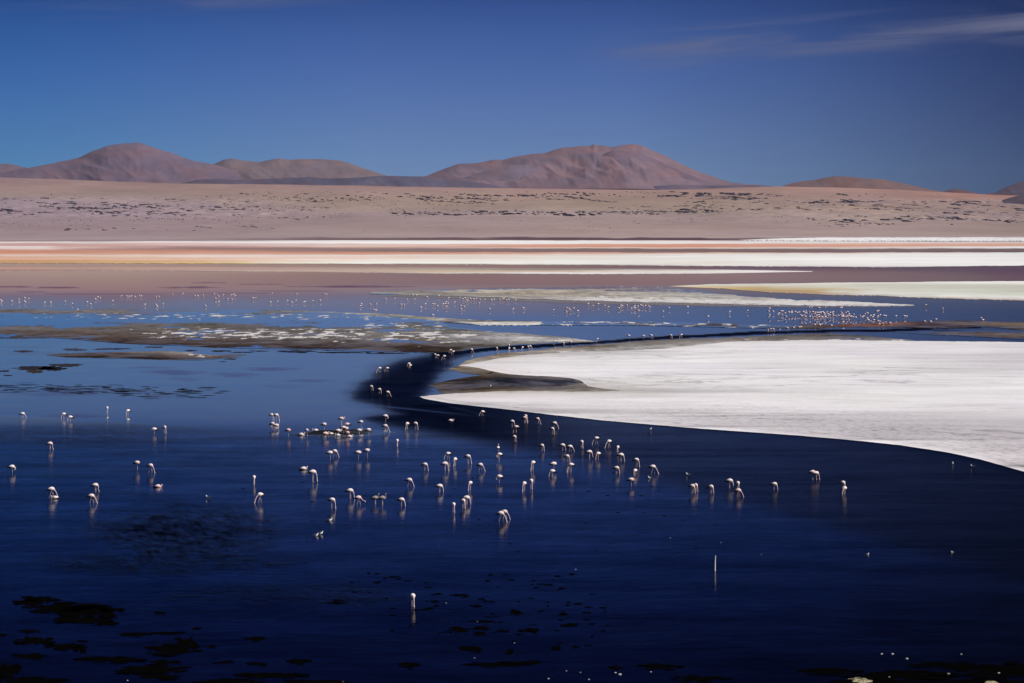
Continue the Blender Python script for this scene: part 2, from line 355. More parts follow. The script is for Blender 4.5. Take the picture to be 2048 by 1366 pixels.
sheet('algae_flat', [([(-1100, 533), (0, 533), (700, 534), (1000, 535.5), (1300, 537.5), (1500, 540), (1625, 542.3)], [(-1100, 541), (300, 541), (500, 543), (700, 545), (880, 547), (1000, 547), (1200, 548), (1400, 547), (1625, 543)])],
      [(0, [(533, (160, 138, 132)), (536, (195, 160, 145)), (539, (190, 150, 145)), (541, (165, 140, 140))]),
       (600, [(534, (170, 150, 145)), (538, (200, 170, 160)), (543, (195, 175, 168)), (545, (160, 140, 140))]),
       (900, [(534, (160, 145, 138)), (540, (190, 178, 165)), (543, (215, 185, 160)), (546, (225, 220, 212)), (547, (190, 180, 178))]),
       (1100, [(536, (150, 135, 130)), (540, (165, 152, 145)), (543.5, (215, 195, 175)), (545, (240, 238, 236)), (548, (235, 232, 230))]),
       (1500, [(538, (180, 170, 165)), (541, (238, 235, 235)), (546, (225, 220, 220))])], M_FARFLAT, z=.08, amp=(.3, .3), lam=120, rows=14, step=6, seed=5)
sheet('cream_flat', [([(1340, 572.3), (1420, 568.5), (1600, 566), (1800, 564), (2048, 562), (3100, 559)], [(1340, 572.8), (1450, 578), (1550, 585), (1650, 589), (1750, 591), (1850, 595), (1950, 599), (2048, 601), (3100, 606)])],
      [(1370, [(569, (225, 222, 215)), (577, (215, 190, 140))]), (1500, [(566, (224, 222, 214)), (571, (215, 210, 200)), (574, (200, 180, 140)), (579, (190, 164, 120)), (584, (190, 165, 150))]),
       (1620, [(565, (226, 226, 218)), (574, (215, 212, 200)), (579, (202, 182, 142)), (584, (186, 158, 115)), (588, (180, 160, 150))]),
       (1750, [(563, (230, 230, 224)), (570, (204, 204, 192)), (579, (222, 222, 212)), (587, (228, 226, 222)), (591, (175, 165, 160))]),
       (1900, [(562, (237, 237, 234)), (574, (204, 204, 192)), (585, (222, 226, 214)), (592, (242, 242, 242)), (595, (200, 190, 180)), (598, (170, 155, 150))]),
       (2048, [(562, (242, 242, 240)), (570, (215, 215, 205)), (580, (202, 203, 190)), (590, (220, 224, 212)), (597, (240, 240, 240)), (599, (190, 178, 170)), (602, (150, 132, 128))])],
      M_FARFLAT, z=.08, amp=(.6, 1.0), lam=140, rows=40, step=4, seed=6)
sheet('mud_rim', [([(760, 588), (1000, 594), (1200, 602), (1400, 606), (1600, 611), (1780, 612)], [(760, 592), (1000, 601), (1200, 608), (1400, 612), (1600, 615), (1780, 614)])],
      [(900, [(588, (130, 128, 132)), (600, (112, 110, 122))]), (1500, [(600, (140, 132, 132)), (610, (128, 122, 128)), (615, (100, 98, 115))])], M_FARFLAT, z=.03, amp=(.2, .9), lam=90, rows=5, step=6, seed=8)
sheet('salt_streak', [([(740, 584), (850, 579), (1000, 577.5), (1150, 574), (1250, 572.5), (1330, 573), (1400, 583), (1500, 593), (1600, 599), (1700, 603), (1780, 607), (1828, 609.4)],
                       [(740, 588), (850, 591), (1000, 595), (1150, 600.5), (1250, 604), (1350, 606), (1450, 608), (1550, 610.5), (1700, 612), (1780, 611.5), (1828, 610)])],
      [(760, [(580, (150, 145, 145)), (592, (140, 138, 142))]), (900, [(578, (185, 178, 168)), (586, (178, 170, 158)), (591, (160, 155, 150))]), (1050, [(576, (195, 188, 180)), (584, (185, 176, 160)), (592, (178, 172, 160)), (597, (200, 195, 190))]),
       (1200, [(573, (150, 142, 148)), (580, (180, 172, 165)), (590, (195, 185, 172)), (596, (190, 184, 178)), (600, (232, 229, 229)), (604, (165, 160, 160))]),
       (1330, [(573, (150, 142, 148)), (582, (150, 145, 150)), (588, (195, 190, 185)), (598, (200, 193, 186)), (602, (234, 231, 231)), (606, (170, 165, 165))]),
       (1450, [(588, (190, 185, 180)), (597, (200, 195, 190)), (602, (235, 233, 232)), (605, (205, 200, 198)), (608, (180, 176, 178))]),
       (1650, [(600, (190, 186, 182)), (604, (212, 208, 205)), (608, (240, 239, 240)), (612, (205, 202, 204))]), (1828, [(607, (225, 220, 220)), (611, (220, 218, 218))])],
      M_MUD, z=.1, amp=(1.6, .5), lam=70, rows=40, step=3, seed=9, extra={'pool': lambda X, Y, B: .40 * np.clip((B - pl([(740, 3), (1000, 12), (1300, 17), (1500, 14), (1800, 3)], X)) / 8, 0, 1) + .14, 'crust': lambda X, Y, B: .40 * np.exp(-((B - 5) / 4) ** 2) * np.clip((X - 1000) / 200, 0, 1) + .28 * np.clip((X - 1050) / 150, 0, 1)})

def gx(X, c, wd): return np.exp(-((X - c) / wd) ** 2)
MUD = [(0, [(617, (128, 121, 122)), (622, (118, 113, 114)), (628, (110, 110, 140)), (632, (92, 88, 92)), (640, (115, 110, 110)), (648, (80, 75, 82)), (655, (112, 107, 106)), (665, (88, 78, 76)), (673, (64, 52, 50)), (677, (52, 43, 43))]),
       (300, [(618, (132, 124, 128)), (630, (127, 127, 127)), (640, (122, 122, 128)), (652, (108, 104, 100)), (662, (104, 94, 88)), (674, (92, 80, 74)), (684, (70, 56, 53)), (690, (54, 43, 41))]),
       (600, [(622, (142, 140, 132)), (630, (112, 110, 110)), (645, (115, 115, 122)), (655, (98, 91, 88)), (670, (112, 107, 107)), (685, (92, 84, 83)), (692, (60, 48, 46)), (698, (52, 41, 40))]),
       (850, [(630, (160, 155, 145)), (640, (100, 98, 104)), (655, (122, 120, 117)), (668, (127, 124, 122)), (680, (107, 98, 90)), (690, (76, 64, 57)), (700, (58, 47, 44)), (705, (46, 38, 38))]),
       (1000, [(661, (70, 60, 58)), (667, (190, 188, 188)), (675, (226, 225, 227)), (680, (152, 152, 154)), (687, (142, 140, 137)), (693, (80, 72, 62))]),
       (1150, [(674, (78, 68, 66)), (678, (200, 195, 195)), (681, (217, 214, 214)), (684, (120, 115, 110))])]
def pool_l(X, Y, B):
    p = .52 * np.exp(-((Y - (638 - .012 * (X - 300) + 4 * fbm(X / 150, 0, 40))) / 12) ** 2) * np.clip((1000 - X) / 100, 0, 1)
    p = np.maximum(p, .46 * np.exp(-((Y - 643) / 4.5) ** 2) * np.clip((X - 100) / 200, 0, 1) * np.clip((880 - X) / 60, 0, 1))
    p = np.maximum(p, .44 * np.exp(-((Y - 630) / 3.5) ** 2) * np.clip((420 - X) / 100, 0, 1))
    p = np.maximum(p, .36 * gx(X, 700, 260) * np.exp(-((Y - 648) / 10) ** 2))
    return p + .33
def crust_l(X, Y, B):
    p = .44 * np.exp(-((Y - (668 + .008 * (X - 500))) / 15) ** 2) * np.clip((X - 180) / 200, 0, 1) * np.clip((1080 - X) / 160, 0, 1)
    p = np.maximum(p, .40 * gx(X, 800, 170) * np.exp(-((Y - 652) / 10) ** 2))
    p = np.maximum(p, .34 * np.exp(-((Y - 633) / 9) ** 2) * np.clip((X + 100) / 300, 0, 1))
    return (p + .05) * np.clip((B - 4) / 8, 0, 1)
sheet('mud_flat', [([(-1100, 615), (0, 617), (300, 618), (500, 620), (640, 621.5), (700, 624), (800, 632), (860, 637), (885, 643), (900, 654), (960, 660), (1000, 663), (1060, 668), (1130, 674.5), (1180, 681), (1195, 683)],
                    [(-1100, 668), (-300, 672), (0, 677), (60, 676.5), (110, 675.5), (180, 681), (240, 686), (330, 690.5), (480, 696.5), (640, 699), (720, 702.5), (860, 705.5), (905, 703), (1000, 692.5), (1100, 687), (1195, 683.6)])],
      MUD, M_MUD, z=.05, rise=.08, amp=(.8, .7), lam=80, rows=44, step=4, seed=12, extra={'pool': pool_l, 'crust': crust_l})
sheet('sand_spit', [([(560, 622), (690, 624), (800, 629.5), (900, 637), (1000, 641), (1100, 642.5), (1250, 643), (1400, 645.5), (1500, 649), (1600, 650)],
                     [(560, 622.4), (690, 627), (800, 637), (900, 645), (960, 649.5), (1085, 650), (1200, 650.5), (1300, 651), (1400, 653), (1500, 655.5), (1600, 653)])],
      [(600, [(621, (200, 195, 190)), (625, (130, 125, 125))]), (780, [(629, (180, 176, 165)), (632, (172, 168, 155)), (635, (120, 116, 116))]), (880, [(636, (190, 186, 176)), (640, (185, 180, 172)), (642, (100, 96, 96)), (646, (85, 82, 92))]),
       (960, [(639, (95, 92, 96)), (642, (110, 108, 108)), (645, (225, 222, 215)), (649, (228, 226, 222))]), (1070, [(642, (90, 86, 90)), (645, (222, 220, 214)), (649, (230, 228, 224))]), (1100, [(642, (82, 78, 86)), (650, (95, 92, 104))]),
       (1250, [(643, (78, 76, 88)), (647, (105, 102, 104)), (649, (160, 156, 155)), (651, (95, 92, 108))]), (1450, [(647, (80, 76, 82)), (654, (90, 86, 92))])],
      M_MUD, z=.07, amp=(.5, .5), lam=70, rows=10, step=4, seed=14, extra={'pool': lambda X, Y, B: np.where(X > 1080, .5, .12), 'crust': lambda X, Y, B: np.where(X > 1080, .40, .2)})
sheet('mud_spit', [([(93, 709.2), (150, 706), (250, 704), (330, 702), (400, 706), (440, 710), (480, 713.6)], [(93, 709.6), (130, 714), (250, 716.5), (330, 719), (400, 720.3), (430, 718.5), (450, 715), (480, 714.2)])],
      [(150, [(704, (70, 58, 56)), (712, (58, 46, 44)), (717, (46, 37, 37))]), (300, [(702, (120, 112, 112)), (708, (95, 86, 84)), (713, (62, 50, 48)), (720, (50, 40, 40))]), (430, [(707, (170, 165, 165)), (711, (110, 100, 98)), (716, (70, 58, 55)), (719, (60, 50, 48))])],
      M_MUD, z=.04, rise=.05, amp=(.7, .6), lam=50, rows=8, step=3, seed=16, extra={'pool': lambda X, Y, B: .2 + 0 * X, 'crust': lambda X, Y, B: .32 * np.clip((X - 280) / 100, 0, 1) * np.clip((B - 3) / 4, 0, 1)})
sheet('rust_flat', [([(1480, 652), (1560, 650), (1620, 648.5), (1670, 650), (1730, 646.5), (1800, 644.5), (1830, 643), (1900, 641), (1950, 642), (2000, 643), (2048, 644), (3100, 646)],
                     [(1480, 655), (1560, 657), (1640, 657), (1670, 654), (1730, 653.8), (1780, 653.8), (1830, 655.5), (1870, 657), (1900, 656), (1960, 653), (2000, 656), (2048, 660), (3100, 668)])],
      [(1560, [(650, (84, 80, 86)), (656, (76, 72, 74))]), (1640, [(649, (82, 76, 80)), (656, (72, 66, 64))]), (1695, [(647, (120, 82, 72)), (650, (120, 74, 58)), (653, (110, 75, 68))]), (1770, [(645, (120, 80, 66)), (648, (124, 72, 52)), (652, (112, 68, 52)), (654, (80, 62, 66))]),
       (1820, [(643, (82, 70, 82)), (648, (84, 66, 64)), (655, (66, 56, 68))]), (1870, [(642, (76, 70, 82)), (656, (66, 58, 68))]), (1960, [(642, (105, 80, 74)), (648, (110, 92, 76)), (654, (70, 64, 84))]), (2048, [(644, (100, 90, 92)), (650, (118, 104, 88)), (656, (85, 78, 82)), (660, (95, 82, 76))])],
      M_MUD, z=.05, amp=(.5, .6), lam=60, rows=10, step=4, seed=18, extra={'pool': lambda X, Y, B: np.where(X > 1850, .3, .1), 'crust': lambda X, Y, B: 0 * X})
sheet('brown_flat', [([(1800, 664), (1880, 663), (1950, 661), (2048, 660.5), (3100, 669)], [(1800, 664.6), (1880, 670), (1950, 673), (2000, 676), (2048, 679), (3100, 688)])],
      [(1850, [(662, (75, 72, 96)), (670, (90, 82, 88))]), (1950, [(661, (90, 78, 76)), (666, (96, 84, 80)), (669, (125, 112, 112)), (673, (85, 66, 66))]), (2048, [(660, (105, 88, 78)), (666, (100, 86, 80)), (671, (125, 118, 116)), (676, (78, 70, 78)), (679, (60, 58, 80))])],
      M_MUD, z=.05, amp=(.5, .6), lam=50, rows=9, step=4, seed=19, extra={'pool': lambda X, Y, B: np.where(X < 1960, .5, .36), 'crust': lambda X, Y, B: 0 * X})
sheet('mud_bank', [([(917, 731), (932, 721), (960, 714), (1000, 706.5), (1050, 702), (1100, 697), (1150, 693), (1186, 690), (1230, 686), (1300, 681), (1400, 676.5), (1500, 671), (1600, 667.5), (1660, 667), (1720, 670), (1780, 676), (1830, 680.5)],
                    [(917, 733), (960, 734), (1000, 727), (1060, 715), (1130, 708), (1250, 706), (1400, 700), (1500, 690), (1600, 686), (1700, 685), (1830, 683)])],
      [(920, [(721, (165, 148, 128)), (733, (150, 132, 110))]), (1000, [(706, (120, 105, 88)), (712, (160, 146, 130)), (722, (185, 178, 170))]), (1150, [(692, (100, 90, 78)), (697, (150, 138, 126)), (704, (190, 186, 184))]),
       (1280, [(682, (105, 96, 84)), (689, (135, 128, 120)), (693, (185, 183, 182)), (700, (195, 193, 195))]), (1450, [(674, (105, 100, 96)), (680, (140, 132, 128)), (686, (165, 160, 158)), (690, (200, 196, 198))]),
       (1600, [(668, (98, 92, 90)), (675, (118, 110, 105)), (680, (140, 134, 130)), (685, (205, 200, 200))]), (1750, [(672, (85, 84, 96)), (677, (120, 114, 112)), (683, (190, 185, 185))])],
      M_MUD, z=.04, amp=(.6, .5), lam=60, rows=12, step=4, seed=22, extra={'pool': lambda X, Y, B: .16 + .24 * np.clip((X - 1350) / 200, 0, 1), 'crust': lambda X, Y, B: .34 * np.clip((18 - B) / 12, 0, 1)})
NOTCH = [(870, [(765, (84, 68, 50)), (771, (54, 43, 35)), (780, (54, 45, 40)), (787, (88, 75, 58))]), (930, [(733, (160, 146, 126)), (740, (126, 112, 94)), (748, (104, 92, 76)), (756, (72, 58, 44)), (762, (36, 33, 38)), (772, (26, 26, 38)), (778, (60, 50, 42)), (783, (98, 84, 66))]),
         (1020, [(750, (100, 90, 82)), (757, (40, 42, 56)), (770, (28, 32, 52)), (776, (72, 62, 52)), (783, (136, 124, 110))]), (1130, [(754, (100, 90, 82)), (762, (44, 48, 64)), (772, (66, 62, 62)), (783, (146, 138, 126))]),
         (1250, [(772, (150, 142, 134)), (780, (135, 128, 120)), (785, (190, 184, 179))]), (1450, [(780, (175, 172, 170)), (784, (205, 201, 201))])]
sheet('mud_inlet', [([(855, 770.8), (880, 764.5), (900, 760), (930, 755), (960, 751), (985, 744), (1000, 744), (1020, 748), (1060, 750), (1100, 752), (1150, 755), (1200, 762), (1230, 777), (1252, 780)],
                     [(855, 771.4), (868, 774.5), (884, 786.5), (900, 788.5), (950, 786), (1050, 783.5), (1200, 784.5), (1230, 783), (1252, 781)]),
                    ([(898, 737.5), (919, 731.5), (940, 732), (960, 735), (985, 741)], [(898, 738.2), (920, 744), (945, 748), (962, 749.3), (985, 747)])],
      NOTCH, M_MUD, z=.03, amp=(.6, .3), lam=40, rows=18, step=3, seed=24,
      extra={'pool': lambda X, Y, B: .12 + .20 * np.exp(-((Y - 764) / 8) ** 2) * np.clip((X - 915) / 40, 0, 1) * np.clip((1190 - X) / 60, 0, 1), 'crust': lambda X, Y, B: .30 * np.clip((X - 1120) / 120, 0, 1)})
SALT = [(850, [(789, (205, 198, 195)), (800, (215, 210, 212))]),
        (950, [(720, (200, 192, 185)), (730, (232, 230, 235)), (737, (225, 220, 220)), (784, (185, 177, 168)), (789, (218, 213, 214)), (800, (220, 216, 218)), (806, (190, 186, 189)), (812, (180, 178, 182))]),
        (1100, [(706, (195, 191, 192)), (714, (217, 214, 217)), (730, (234, 233, 238)), (750, (230, 228, 232)), (781, (180, 173, 165)), (787, (218, 213, 213)), (800, (228, 224, 227)), (815, (222, 218, 222)), (822, (186, 183, 187)), (826, (190, 187, 190)), (828, (222, 220, 223))]),
        (1400, [(686, (218, 215, 217)), (700, (227, 225, 229)), (715, (236, 235, 239)), (735, (229, 227, 233)), (760, (237, 236, 239)), (777, (226, 223, 227)), (782, (185, 182, 182)), (788, (224, 221, 224)), (810, (229, 226, 229)), (825, (218, 214, 218)), (840, (204, 200, 204)), (850, (206, 201, 206)), (853, (180, 176, 180)), (856, (232, 230, 234))]),
        (1750, [(680, (226, 223, 225)), (690, (229, 227, 231)), (705, (221, 217, 223)), (730, (237, 237, 241)), (760, (231, 228, 233)), (790, (235, 235, 239)), (818, (229, 226, 229)), (830, (200, 195, 201)), (850, (190, 186, 191)), (866, (202, 196, 202)), (876, (195, 190, 195)), (879, (168, 164, 168)), (882, (234, 232, 236))]),
        (2048, [(684, (229, 226, 229)), (700, (223, 219, 225)), (730, (221, 217, 223)), (760, (233, 233, 237)), (800, (229, 227, 231)), (825, (223, 219, 223)), (842, (194, 190, 196)), (880, (199, 194, 199)), (920, (206, 199, 203)), (928, (200, 194, 198)), (932, (170, 166, 169)), (936, (235, 233, 237)), (943, (236, 234, 238))]),
        (2500, [(690, (225, 222, 226)), (900, (205, 200, 205)), (1150, (230, 228, 232))])]
LOW = [(840, 793.2), (846, 796.5), (860, 799.5), (900, 806.5), (950, 812), (1000, 817), (1100, 829), (1200, 840), (1240, 843.5)]
LOW2 = [(1240, 843.5), (1300, 849), (1400, 857), (1500, 864), (1600, 871), (1700, 880), (1800, 890), (1900, 905.5), (1960, 918.5), (2048, 943), (2300, 1035), (3000, 1340)]
UP = [(919, 730.8), (940, 727), (965, 723), (990, 718), (1030, 712), (1080, 708), (1130, 704.5), (1180, 702.5), (1240, 701.2)]
UP2 = [(1240, 701.2), (1330, 697), (1400, 689), (1450, 684.5), (1520, 682), (1600, 680), (1700, 680.5), (1800, 681.5), (2048, 684), (3000, 692)]
sheet('salt_flat', [([(840, 792.9), (870, 789.5), (900, 787.5), (950, 784.5), (1000, 782.5), (1050, 781.5), (1150, 783.5), (1200, 783), (1240, 781)], LOW),
                    (UP, [(919, 731.4), (940, 733.5), (960, 736.5), (978, 741), (1000, 745.5), (1020, 748.5), (1050, 750.5), (1100, 752.5), (1140, 756), (1162, 761), (1140, 767), (1170, 773), (1240, 777)][:10] + [(1175, 772.5), (1210, 777.5), (1240, 780.5)]),
                    (UP2, LOW2)],
      [(x_, [(y_, tuple(min(250, v_ * 1.045) for v_ in c_)) for y_, c_ in st_]) for x_, st_ in SALT], M_SALT, z=.06, rise=0, amp=(.7, .35), lam=60, rows=120, power=-1.9, step=4, seed=26,
      extra={'rim': lambda X, Y, B: np.exp(-(B / (1.5 + .0022 * np.clip(X - 900, 0, 1200))) ** 2) * (Y > pl([(800, 780), (1240, 800), (3000, 800)], X)), 'grain': lambda X, Y, B: .12 + .88 * np.clip(1 - np.abs(B - 24 - .012 * (X - 1200)) / (30 + .02 * (X - 1200)), 0, 1) * np.clip((X - 1150) / 350, 0, 1) + .7 * np.exp(-((B - 6 - .004 * (X - 1000)) / 1.6) ** 2)})
sheet('mud_islet', [([(578, 868.2), (600, 864), (630, 859.8), (665, 858), (720, 857.5), (760, 860), (792, 864)], [(578, 868.6), (610, 872), (660, 873.6), (700, 873.6), (745, 871), (792, 865)])],
      [(600, [(858, (30, 34, 46)), (872, (26, 28, 36))]), (700, [(858, (34, 40, 46)), (866, (40, 46, 50)), (873, (26, 30, 38))]), (780, [(860, (52, 62, 78)), (870, (36, 44, 66))])], M_MUD, z=.03, amp=(.5, .5), lam=40, rows=9, step=3, seed=28,
      extra={'pool': lambda X, Y, B: .34 + .16 * np.clip((X - 700) / 80, 0, 1), 'crust': lambda X, Y, B: 0 * X})

# ------------------------------------------------------------------ water: one sheet, its state stored per vertex
us = np.concatenate([np.array([-9000, -5000, -3000, -1800, -1000]), np.arange(-500, 2560, 5.0), np.array([3000, 3800, 5000, 7500, 11000])])
vs = np.concatenate([np.arange(477, 620, 1.5), np.arange(620, 900, 1.8), np.arange(900, 1420, 4.0), np.array([1500, 1700, 2000, 2600, 3600, 6000])])
UU, VV = np.meshgrid(us, vs)
def poly_sd(poly, X, Y, ysc=3.0):       # signed distance (inside positive), rows weighted
    P = np.array(poly, float) * [1, ysc]; Q = np.roll(P, -1, 0)
    d = np.full(X.shape, 1e9); ins = np.zeros(X.shape, bool); Yw = Y * ysc
    for a, b in zip(P, Q):
        ab = b - a; t = np.clip(((X - a[0]) * ab[0] + (Yw - a[1]) * ab[1]) / (ab @ ab + 1e-9), 0, 1)
        d = np.minimum(d, np.hypot(X - a[0] - t * ab[0], Yw - a[1] - t * ab[1]))
        c = ((a[1] > Yw) != (b[1] > Yw))
        with np.errstate(divide='ignore', invalid='ignore'):
            c &= X < (b[0] - a[0]) * (Yw - a[1]) / (b[1] - a[1]) + a[0]
        ins ^= c
    return np.where(ins, d, -d)
def ss(x, lo, hi):
    t = np.clip((x - lo) / (hi - lo), 0, 1); return t * t * (3 - 2 * t)
wx = UU + 14 * fbm(UU / 60, VV / 9, 50); wy = VV + 2.0 * fbm(UU / 70, VV / 8, 51)
edge = pl([(-1000, 822), (0, 832), (150, 838), (300, 847), (450, 858), (600, 872), (740, 880), (800, 868), (850, 850), (900, 838)], wx)
soft = pl([(-1000, 3), (150, 3), (350, 12), (500, 24), (700, 30), (900, 30)], UU)
calm = ss((edge - wy) / soft, -.5, .5)
CH = [(905, 703.5), (870, 711), (800, 726), (765, 741), (750, 756), (728, 770), (712, 784), (716, 796), (750, 806), (800, 828), (740, 838), (760, 846), (830, 856), (1100, 900), (3000, 1400), (3000, 940), (1400, 850), (1000, 812), (900, 803), (848, 797), (842, 791), (850, 778), (866, 758), (880, 745), (892, 730), (902, 716), (930, 706)]
dk = ss(poly_sd(CH, wx, wy, 2.0), -46, 24) * (1 - .55 * ss(UU, 900, 1250))
riv = pl([(850, 714), (905, 705.5), (1000, 697), (1100, 690.5), (1200, 684), (1300, 677), (1400, 671.5), (1500, 667), (1600, 663.5), (1700, 661.3), (1800, 660), (1880, 657), (1960, 655)], UU)
hw = pl([(850, 8), (905, 5), (1000, 4), (1200, 3.2), (1400, 2.5), (1600, 3.0), (1800, 2.8), (1960, 1.5)], UU)
rv = ss(hw + 1.0 - np.abs(wy - riv), 0, 1.6) * (UU > 860) * (UU < 1965)
riv2 = ss(1.1 - np.abs(wy - (661.5 + .006 * (UU - 1700))), 0, .9) * ss(UU, 1690, 1760) * (UU < 1990)
dk = np.maximum(dk, np.maximum(rv, riv2))
calm = calm * (1 - dk); calm[VV < 640] = np.maximum(calm, .85 * (1 - rv))[VV < 640]
calm = np.where((VV < 700) & (dk < .2), np.maximum(calm, .9), calm)
ripple = np.clip(dk * 1.0 + .85 * ss(1 - ((UU - 380) / 230) ** 2 - ((VV - 1062) / 62) ** 2 + .5 * fbm(UU / 60, VV / 14, 60), 0, 1)
                 + .62 * ss(1 - ((UU - 330 + (VV - 1120)) / 330) ** 2 - ((VV - 1125) / 30) ** 2 + .5 * fbm(UU / 50, VV / 12, 61), 0, 1)
                 + .50 * ss(1 - ((UU - 560 - 2 * (VV - 1170)) / 330) ** 2 - ((VV - 1190) / 26) ** 2 + .6 * fbm(UU / 50, VV / 10, 62), 0, 1)
                 + .30 * ss(VV, 835, 860) * ss(-VV, -905, -870) * ss(-UU, -420, -200), 0, 1.2)
pt = np.clip(ripple - dk, 0, 1)
ripple = np.clip(dk + pt * np.clip(.72 + .8 * fbm(UU / 26, VV / 5, 64) + .9 * fbm(UU / 8, VV / 2.4, 65), 0, 1.25), 0, 1.2)
ripple = ripple + .22 * ss(VV, 850, 880) * ss(-VV, -1150, -980) * ss(-UU, -900, -250) * np.clip(.4 + 1.6 * fbm(UU / 120, VV / 6, 66), 0, 1)
ripple = ripple * np.where(calm > .5, .4, 1)
calm = np.maximum(calm, .5 * np.clip(1.7 * fbm(UU / 170 + VV / 60, VV / 10, 67) - .1, 0, 1) * ss(VV, 845, 870) * ss(-VV, -1080, -940) * ss(-UU, -760, -300) * (1 - np.clip(ripple, 0, 1)))
for (xa, ya, xb, yb, am) in ((655, 799, 960, 832, .55), (120, 837, 240, 847, .6), (880, 806, 1000, 838, .2)):
    yl = ya + (yb - ya) * np.clip((UU - xa) / (xb - xa), 0, 1) ** .9
    q = am * np.exp(-((VV - yl) / 1.5) ** 2) * ss(UU, xa, xa + 40) * ss(-UU, -xb, -xb + 90); calm = np.maximum(calm, q); ripple = ripple * (1 - q)
dark = np.zeros_like(UU)
def smear(cx, cy, rx, ry, a, sd):
    global dark
    q = 1 - ((UU - cx) / rx) ** 2 - ((VV - cy - .0 * UU) / ry) ** 2 + .75 * fbm(UU / (rx * .35), VV / (ry * .5), sd)
    dark = np.maximum(dark, a * ss(q, 0, .9))
for i, a in enumerate([(350, 745, 90, 6, .75), (300, 735, 70, 3, .6), (370, 758, 45, 5, .45), (540, 738, 70, 5, .8), (470, 750, 60, 6, .7), (620, 762, 60, 4, .55), (560, 773, 60, 4, .3), (120, 784, 150, 10, .55), (260, 784, 60, 7, .6), (330, 792, 60, 6, .4),
                       (60, 706, 70, 6, .35), (40, 694, 60, 4, .35), (150, 832, 75, 5, .65), (60, 724, 90, 5, .2), (780, 836, 70, 6, .6), (870, 838, 60, 6, .5),
                       (20, 573.5, 60, 1.6, .9), (120, 575, 60, 1.8, .9), (60, 584, 45, 1.2, .7), (380, 575, 70, 2.4, .9), (420, 565, 40, 1.3, .7), (520, 568.5, 50, 1.0, .8), (700, 573, 150, 2.6, .95), (600, 582, 90, 1.2, .6), (200, 588, 200, 1.2, .8), (430, 586, 180, 1.2, .6), (1150, 578, 260, 4, .5)]):
    smear(*a, 70 + i)
# shallow water over red algae in the far lagoon, and the broad shelf by the right shore
alg = ss(VV, 544, 549) * ss(-VV, -576, -566)
dark = np.maximum(dark, .30 * alg * ss(UU, 200, 900))
dark = np.maximum(dark, .55 * ss(VV, 534, 540) * ss(-VV, -566, -558) * ss(UU, 1850, 2040))
shelf = pl(LOW2, np.clip(UU, 1240, 3000)); dark = np.maximum(dark, .5 * np.exp(-((VV - shelf) / 12) ** 2) * ss(UU, 1500, 1900) * (VV > shelf - 4))
# what shows through: silt and red algae in the shallows, deep water in front
BED = [(200, [(478, (150, 120, 118)), (540, (172, 150, 142)), (560, (160, 136, 132)), (578, (152, 124, 126)), (592, (122, 106, 124)), (606, (120, 114, 132)), (620, (118, 114, 128)), (645, (102, 106, 124)), (690, (104, 124, 134)), (760, (98, 118, 132)), (815, (90, 104, 118)), (835, (80, 92, 108)), (858, (36, 42, 62)), (900, (14, 18, 40)), (1000, (9, 12, 32)), (1366, (3, 4, 12))]),
       (900, [(478, (150, 120, 118)), (540, (150, 126, 122)), (560, (152, 124, 120)), (576, (138, 120, 126)), (592, (122, 112, 128)), (606, (124, 114, 128)), (625, (118, 108, 124)), (645, (84, 88, 112)), (690, (92, 110, 124)), (760, (88, 106, 122)), (830, (80, 92, 108)), (870, (50, 60, 80)), (900, (16, 22, 48)), (1000, (9, 12, 32)), (1366, (3, 4, 12))]),
       (1500, [(478, (130, 105, 108)), (536, (104, 84, 100)), (550, (158, 134, 130)), (566, (146, 124, 124)), (580, (116, 108, 118)), (606, (80, 82, 106)), (625, (66, 72, 104)), (645, (50, 58, 90)), (690, (40, 48, 76)), (790, (14, 18, 40)), (1000, (7, 9, 26)), (1366, (2, 3, 8))]),
       (2048, [(478, (110, 90, 96)), (540, (92, 76, 92)), (556, (114, 98, 98)), (580, (96, 92, 104)), (606, (80, 82, 102)), (625, (62, 66, 92)), (645, (56, 58, 80)), (690, (40, 46, 72)), (930, (14, 16, 30)), (960, (6, 8, 20)), (1366, (1, 1, 4))])]
bedc = stops2(BED, UU + 60 * fbm(UU / 120, VV / 8, 44), VV + 1.6 * fbm(UU / 90, VV / 5, 45)) 
bedc = bedc * (1 - .62 * np.clip(dark, 0, 1)[..., None] * (VV > 620)[..., None])
pu = (.8 * np.clip(dark, 0, 1) * (VV > 640))[..., None]; bedc = bedc * (1 - pu) + pu * alb((62, 60, 108))
deep = np.clip(np.maximum(dk * 1.3, ss(VV, 850, 905)), 0, 1)[..., None]
navy = np.array([.0007, .0026, .0150]) * (1.0 - .95 * ss(VV, 950, 1300) - .3 * ss(UU, 1500, 1900))[..., None] * np.where(VV < 800, 1.6, 1)[..., None]
bedc = (bedc * np.where((VV > 660) & (VV < 850), 1.25, 1)[..., None] * (1 - deep) + navy * deep) * (1 - .6 * np.clip(ripple, 0, 1)[..., None])
far_d = (dark * (VV < 600))[..., None]; bedc = bedc * (1 - far_d) + far_d * alb((98, 72, 96))
turbid = np.clip(.72 * ss(-VV + 4 * fbm(UU / 120, VV / 4, 47), -608, -568) + .50 * ss(-VV + 4 * fbm(UU / 150, VV / 3, 48), -650, -590) * (.55 + .45 * ss(-UU, -1100, -400)) * (VV < 652) + .12 * ss(-VV, -640, -600) + .26 * ss(-VV, -640, -620) * np.exp(-((UU - 1050) / 230) ** 2) + .14 * fbm(UU / 130, VV / 3.0, 46) * ss(-VV, -640, -560), 0, .9)
bedc = np.clip(bedc, .0003, .6).reshape(-1, 3)
Wp = G(UU, VV, 0.0)
